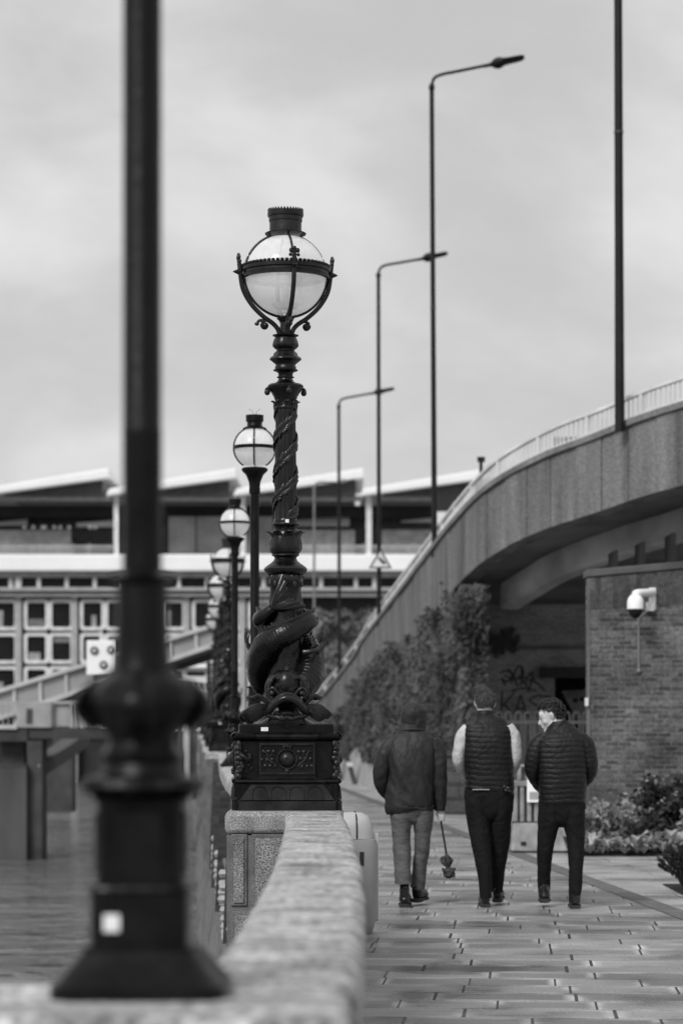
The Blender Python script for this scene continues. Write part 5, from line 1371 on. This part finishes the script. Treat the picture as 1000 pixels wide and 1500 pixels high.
m=MB(); f.limb([(592,1288,-.045,7,.045),(592,1302,-.05,6.6,.042),(592,1312,-.05,7,.05)],m); m.build('sock',WOOL,per); m=MB(); f.limb([(613,1294,.14,7,.045),(612,1306,.15,6.8,.045),(612,1314,.16,7,.05)],m); m.build('sock',WOOL,per)
def foot(f,heel,toe,w,hgt,extra=(),name='shoe'):
    m=MB(); so_=MB(); shoe(f,m,so_,heel,toe,w,hgt=hgt)
    for e in extra: f.limb(e,m)
    sh=m.build(name,LEATH,f.root,ang=60); so_.build('sole',SOLE,sh,ang=40)
foot(f,p(592,1327.5,-.11),p(594,1327.5,.16),.052,.115,[[(592,1318,-.07,7.6,.05),(592,1306,-.055,7.2,.045),(592,1298,-.05,6.9,.042)]])
foot(f,p(609,1322,.08),p(623,1321.5,.30),.052,.105)
# umbrella held in the right hand, upside down
um=thing('umbrella','short dark folded umbrella hanging down from the hand of the hooded walker','umbrella',Vector(f.loc)+hc)
e0=Vector((-.006,-.008,.04)); e1=Vector(p(655,1258,.03))-hc
m=MB(); m.tube([e0,e0+(e1-e0)*.5,e1],.0085,8); m.build('shaft',LEATH,um)
m=MB(); ax=(e1-e0).normalized(); c1=Vector(p(653.5,1252,.03))-hc; c2=Vector(p(658.5,1287,.03))-hc
L_=(c2-c1)
K=[(0,.010),(.10,.026),(.22,.036),(.36,.038),(.48,.026),(.54,.020),(.62,.034),(.75,.042),(.88,.040),(.97,.026),(1.0,.008)]
def crumple(p_,g,t): return 1+.30*noise.noise(p_*38)+.22*math.sin(g*4+t*9)*(.3+.7*abs(math.sin(t*6)))
m.loft([(*(c1+L_*a),r,r*.9) for a,r in K],32,7,(1,0,0),crumple)
for k in range(7):
    a=k*.9; b0=c1+L_*(.12 if k%2 else .6); m.loft([(*b0,.012,.004),(*(b0+Vector((math.cos(a)*.04,math.sin(a)*.04,-.012))),.018,.004),(*(b0+Vector((math.cos(a)*.058,math.sin(a)*.05,.012-.03*(k%2)))),.004,.003)],6,3,(0,0,1))
m.build('canopy',CLOTHU,um,ang=70)

# ---- middle walker: quilted gilet over pale shirt
f=Figure('person','person seen from behind in a dark quilted gilet over a pale shirt, black trousers',714,1328)
B=f.body; p=f.p
Mh=Matrix.Translation(Vector(p(710,1031,.02)))@Matrix.Rotation(R(4),4,'Z')@Matrix.Rotation(R(-10),4,'X')
head_local(Mh,B)
f.limb([(710,1040,.0,10.5,.06),(710,1056,-.01,12,.065)],B)
T=[(1163,681,750,.13,0),(1157,680.5,752,.15,0),(1150,682,752,.155,0),(1130,681,751,.155,-.005),(1110,679,750,.155,-.01),(1090,677.5,749,.15,-.015),(1075,676.5,749,.135,-.015),(1066,678,747,.115,-.012),(1060,684,741,.098,-.01),(1055,691,732,.085,-.005),(1050,697,724,.075,0)]
f.torso(T,B,grow=.8)
LA=[(686,1066,-.01,9,.07),(677,1080,-.015,10.5,.075),(673,1098,-.015,10,.07),(671.5,1112,.0,9.5,.065),(676,1126,.07,8.5,.055),(684,1142,.16,7,.045)]
RA=[(742,1064,-.01,9,.07),(750,1078,-.015,10.5,.075),(753.5,1096,-.015,10,.07),(754.5,1112,.0,9.5,.065),(751,1126,.07,8.5,.055),(745,1142,.16,7,.045)]
f.limb(LA,B,grow=.7); f.limb(RA,B,grow=.7)
for sx,x in ((-1,690),(1,739)):   # hands held in front
    hc=Vector(p(x,1150,.23)); B.ball(hc,.026,.045,.022,12,8)
    for k in range(4): B.bez([hc+Vector((-sx*.0,.035,.016-.011*k)),hc+Vector((-sx*.03,.055,.014-.011*k)),hc+Vector((-sx*.05,.045-.004*k,.012-.011*k))],.008,7,3)
    B.bez([hc+Vector((0,.01,.02)),hc+Vector((-sx*.03,.03,.034)),hc+Vector((-sx*.045,.035,.03))],.0085,7,3)
    f.limb([(x-sx*5,1141,.15,5.5,.035),(x,1148,.20,5,.03)],B)
LL=[(698,1158,0,18.5,.135),(698.5,1180,-.005,18,.13),(700.5,1205,-.01,16.5,.105),(703.5,1232,-.03,14.5,.088),(707,1262,-.05,12,.078),(709.5,1290,-.06,9.8,.072),(710.5,1314,-.05,8.8,.07)]
RL=[(733,1158,0,18.5,.135),(734,1180,.01,17.5,.13),(733,1205,.03,16,.105),(733.5,1228,.06,14.5,.088),(731.5,1258,.12,12,.078),(730.5,1285,.17,9.5,.072),(730,1308,.19,8.5,.07)]
f.limb(LL,B,grow=.78); f.limb(RL,B,grow=.78)
f.limb([(710.5,1305,-.05,6,.04),(711,1320,-.045,6,.045)],B); f.limb([(730,1300,.19,6,.04),(730,1314,.2,6,.045)],B)
per=f.finish()
m=MB(); f.limb(LA,m,folds(.09,9,12,4),32,14); f.limb(RA,m,folds(.09,9,12,6),32,14); f.torso([(1166,684,748,.12,0),(1158,683,749,.14,0),(1140,686,746,.13,0)],m,None,32,4); m.build('shirt',SHIRT,per,ang=80)
m=MB(); f.torso(T,m,quilt(.0435,.034,3,0,.03,.03),72,18); o=m.build('gilet',PUFF,per,ang=80)
m=MB(); m.loft([(*p(710,1053,-.0),14.5/f.s,.082),(*p(710,1047,.0),13.3/f.s,.078),(*p(710,1042.5,.005),12.4/f.s,.072),(*p(710,1041,.006),11.2/f.s,.066)],40,6,(1,0,0),lambda p_,g,t:1+.01*math.sin(p_.z*250)); m.build('collar',PUFF,o,ang=80)
m=MB(); m.box(*[v for v in (p(690,1154,0)[0],p(715,1154,0)[0],-.158,-.150,p(0,1156.2)[2],p(0,1155.3)[2])]); m.build('hem_trim',SHIRT,o,smooth=False)
m=MB()
for (x,y,r) in ((737,1152,.02),(742,1154,.022),(739,1157,.018),(744,1158,.014)): m.ball(p(x,y,-.152),r,.012,r*.8,8,6)
m.build('belt_pouch',LEATH,per)
m=MB(); f.torso([(1202,713,724,.05,0),(1197,700,736,.09,0),(1187,687,746,.115,0),(1170,679.5,752.5,.135,0),(1157,680,751.5,.14,0),(1148,682,750,.13,0)],m,None,40,5)
f.limb(LL,m,folds(.06,8,10,13,3),32,16); f.limb(RL,m,folds(.08,8,11,18,3),32,16); m.build('trousers',TROUB,per,ang=80)
foot(f,p(710,1327.5,-.10),p(709,1327.5,.16),.048,.09); foot(f,p(729,1322.5,.14),p(735,1320,.38),.048,.09)
def keepm(v): return v.z>.075 or (v.y<.035 and v.z>.018) or (v.y<-.04 and v.z>-.03)
hair_local(Mh,'hair',HAIRB,per,keepm,.006,42,1.07,0,3,1300)

# ---- right walker: puffer jacket, head turned to the left
f=Figure('person','dark haired person in a black puffer jacket turning his head left towards the others',822,1330)
B=f.body; p=f.p
Mh=Matrix.Translation(Vector(p(806.5,1049,.03)))@Matrix.Rotation(R(88),4,'Z')@Matrix.Rotation(R(-20),4,'X')@Matrix.Scale(1.02,4)
head_local(Mh,B)
f.limb([(812,1055,.02,10.5,.06),(816,1072,-.01,13,.065)],B)
T=[(1180,789,856,.13,0),(1174,788.5,856,.15,0),(1165,789,857,.155,0),(1145,788,858,.16,-.005),(1125,787,859,.16,-.01),(1105,786,859,.155,-.015),(1091,786,858,.14,-.02),(1082,788,855,.122,-.015),(1075,793,849,.105,-.01),(1069,799,841,.09,-.005),(1063,803,832,.078,0)]
f.torso(T,B,grow=.8)
LA=[(797,1080,-.01,11,.085),(786,1092,-.015,12.5,.088),(781,1110,-.015,12.5,.085),(780,1128,.01,11.5,.078),(786,1142,.09,10,.065),(795,1154,.17,8.5,.055)]
RA=[(846,1080,-.01,11,.085),(857,1092,-.015,12.5,.088),(862,1112,-.015,12,.085),(863,1128,.01,11.2,.078),(857,1142,.09,10,.065),(849,1154,.17,8.5,.055)]
f.limb(LA,B,grow=.7); f.limb(RA,B,grow=.7)
for sx,x in ((-1,800),(1,845)):
    hc=Vector(p(x,1158,.23)); B.ball(hc,.026,.045,.022,12,8)
    for k in range(4): B.bez([hc+Vector((0,.035,.016-.011*k)),hc+Vector((-sx*.03,.055,.014-.011*k)),hc+Vector((-sx*.05,.045-.004*k,.012-.011*k))],.008,7,3)
    B.bez([hc+Vector((0,.01,.02)),hc+Vector((-sx*.03,.03,.034)),hc+Vector((-sx*.045,.035,.03))],.0085,7,3)
    f.limb([(x-sx*5,1152,.16,5.5,.035),(x,1157,.21,5,.03)],B)
LL=[(805.5,1176,0,17,.13),(804.5,1198,.01,16.8,.125),(801,1222,.03,14,.10),(798.5,1246,.05,12,.085),(798,1270,.09,10.3,.075),(798,1292,.12,9.5,.07),(798.5,1304,.13,9,.068)]
RL=[(838.5,1176,0,17,.13),(839.5,1198,-.005,16.5,.125),(842,1222,-.01,14,.10),(842.5,1246,-.03,12,.085),(842,1272,-.05,10.3,.075),(841,1296,-.06,9.8,.07),(840.5,1309,-.05,9,.068)]
f.limb(LL,B,grow=.78); f.limb(RL,B,grow=.78)
f.limb([(798,1298,.12,6,.04),(798,1316,.12,6,.045)],B); f.limb([(840,1300,-.05,6,.04),(840,1320,-.045,6,.045)],B)
per=f.finish()
m=MB(); f.torso(T,m,quilt(.0425,.036,5,0,.04,-.03),72,18); o=m.build('puffer_jacket',PUFF,per,ang=80)
for K,sd in ((LA,7),(RA,9)):
    m=MB(); f.limb(K,m,quilt(.045,.06,sd,0,.08,.25 if K is LA else -.25),36,16); m.build('sleeve',PUFF,o,ang=80)
m=MB(); m.loft([(*p(817,1074,0),20/f.s,.10),(*p(817.5,1068,.0),17/f.s,.09),(*p(819,1062,-.005),14.2/f.s,.082),(*p(820,1058,-.008),12.5/f.s,.074),(*p(820,1056.5,-.008),11/f.s,.066)],40,6,(1,0,0),folds(.06,9,9,3)); m.build('collar',PUFF,o,ang=80)
m=MB(); m.ball(p(793,1130,-.02),.012,.02,.016,8,6); m.build('watch',STEELG,per)
m=MB(); f.torso([(1212,818,827,.05,0),(1205,806,840,.09,0),(1195,794,851,.115,0),(1184,788,857,.13,0),(1173,789,856,.135,0),(1164,790,855,.13,0)],m,None,40,5)
f.limb(LL,m,folds(.07,8,11,23,3),32,16); f.limb(RL,m,folds(.07,8,11,28,3),32,16); m.build('trousers',TROUB,per,ang=80)
foot(f,p(797,1322,.04),p(801,1324,.28),.05,.10,[[(798,1316,.09,8.2,.06),(798,1302,.11,8.4,.062),(798,1297,.12,8,.06)]],'boot')
foot(f,p(840,1329.5,-.10),p(843,1329.5,.17),.05,.10,[[(840,1322,-.06,8.4,.06),(840,1310,-.055,8.8,.062),(840,1303,-.055,8.2,.06)]],'boot')
m=MB(); 
def keepr(v): return (v.z>.088) or (v.y<.025 and v.z>.032 and v.y>-.03) or (v.y<-.028 and v.z>-.035) or (v.z>.07 and v.y<.05)
hair_local(Mh,'hair',HAIRD,per,keepr,.014,30,1.10,230,5)
m=MB()
for sx in (-1,1):
    m.bez([Mh@Vector((sx*.016,.090,.028)),Mh@Vector((sx*.034,.084,.032)),Mh@Vector((sx*.05,.066,.025))],.004,6)
    m.ball(Mh@Vector((sx*.032,.083,.004)),.010,.004,.005,8,6)
m.build('brows_and_lashes',HAIRD,per)
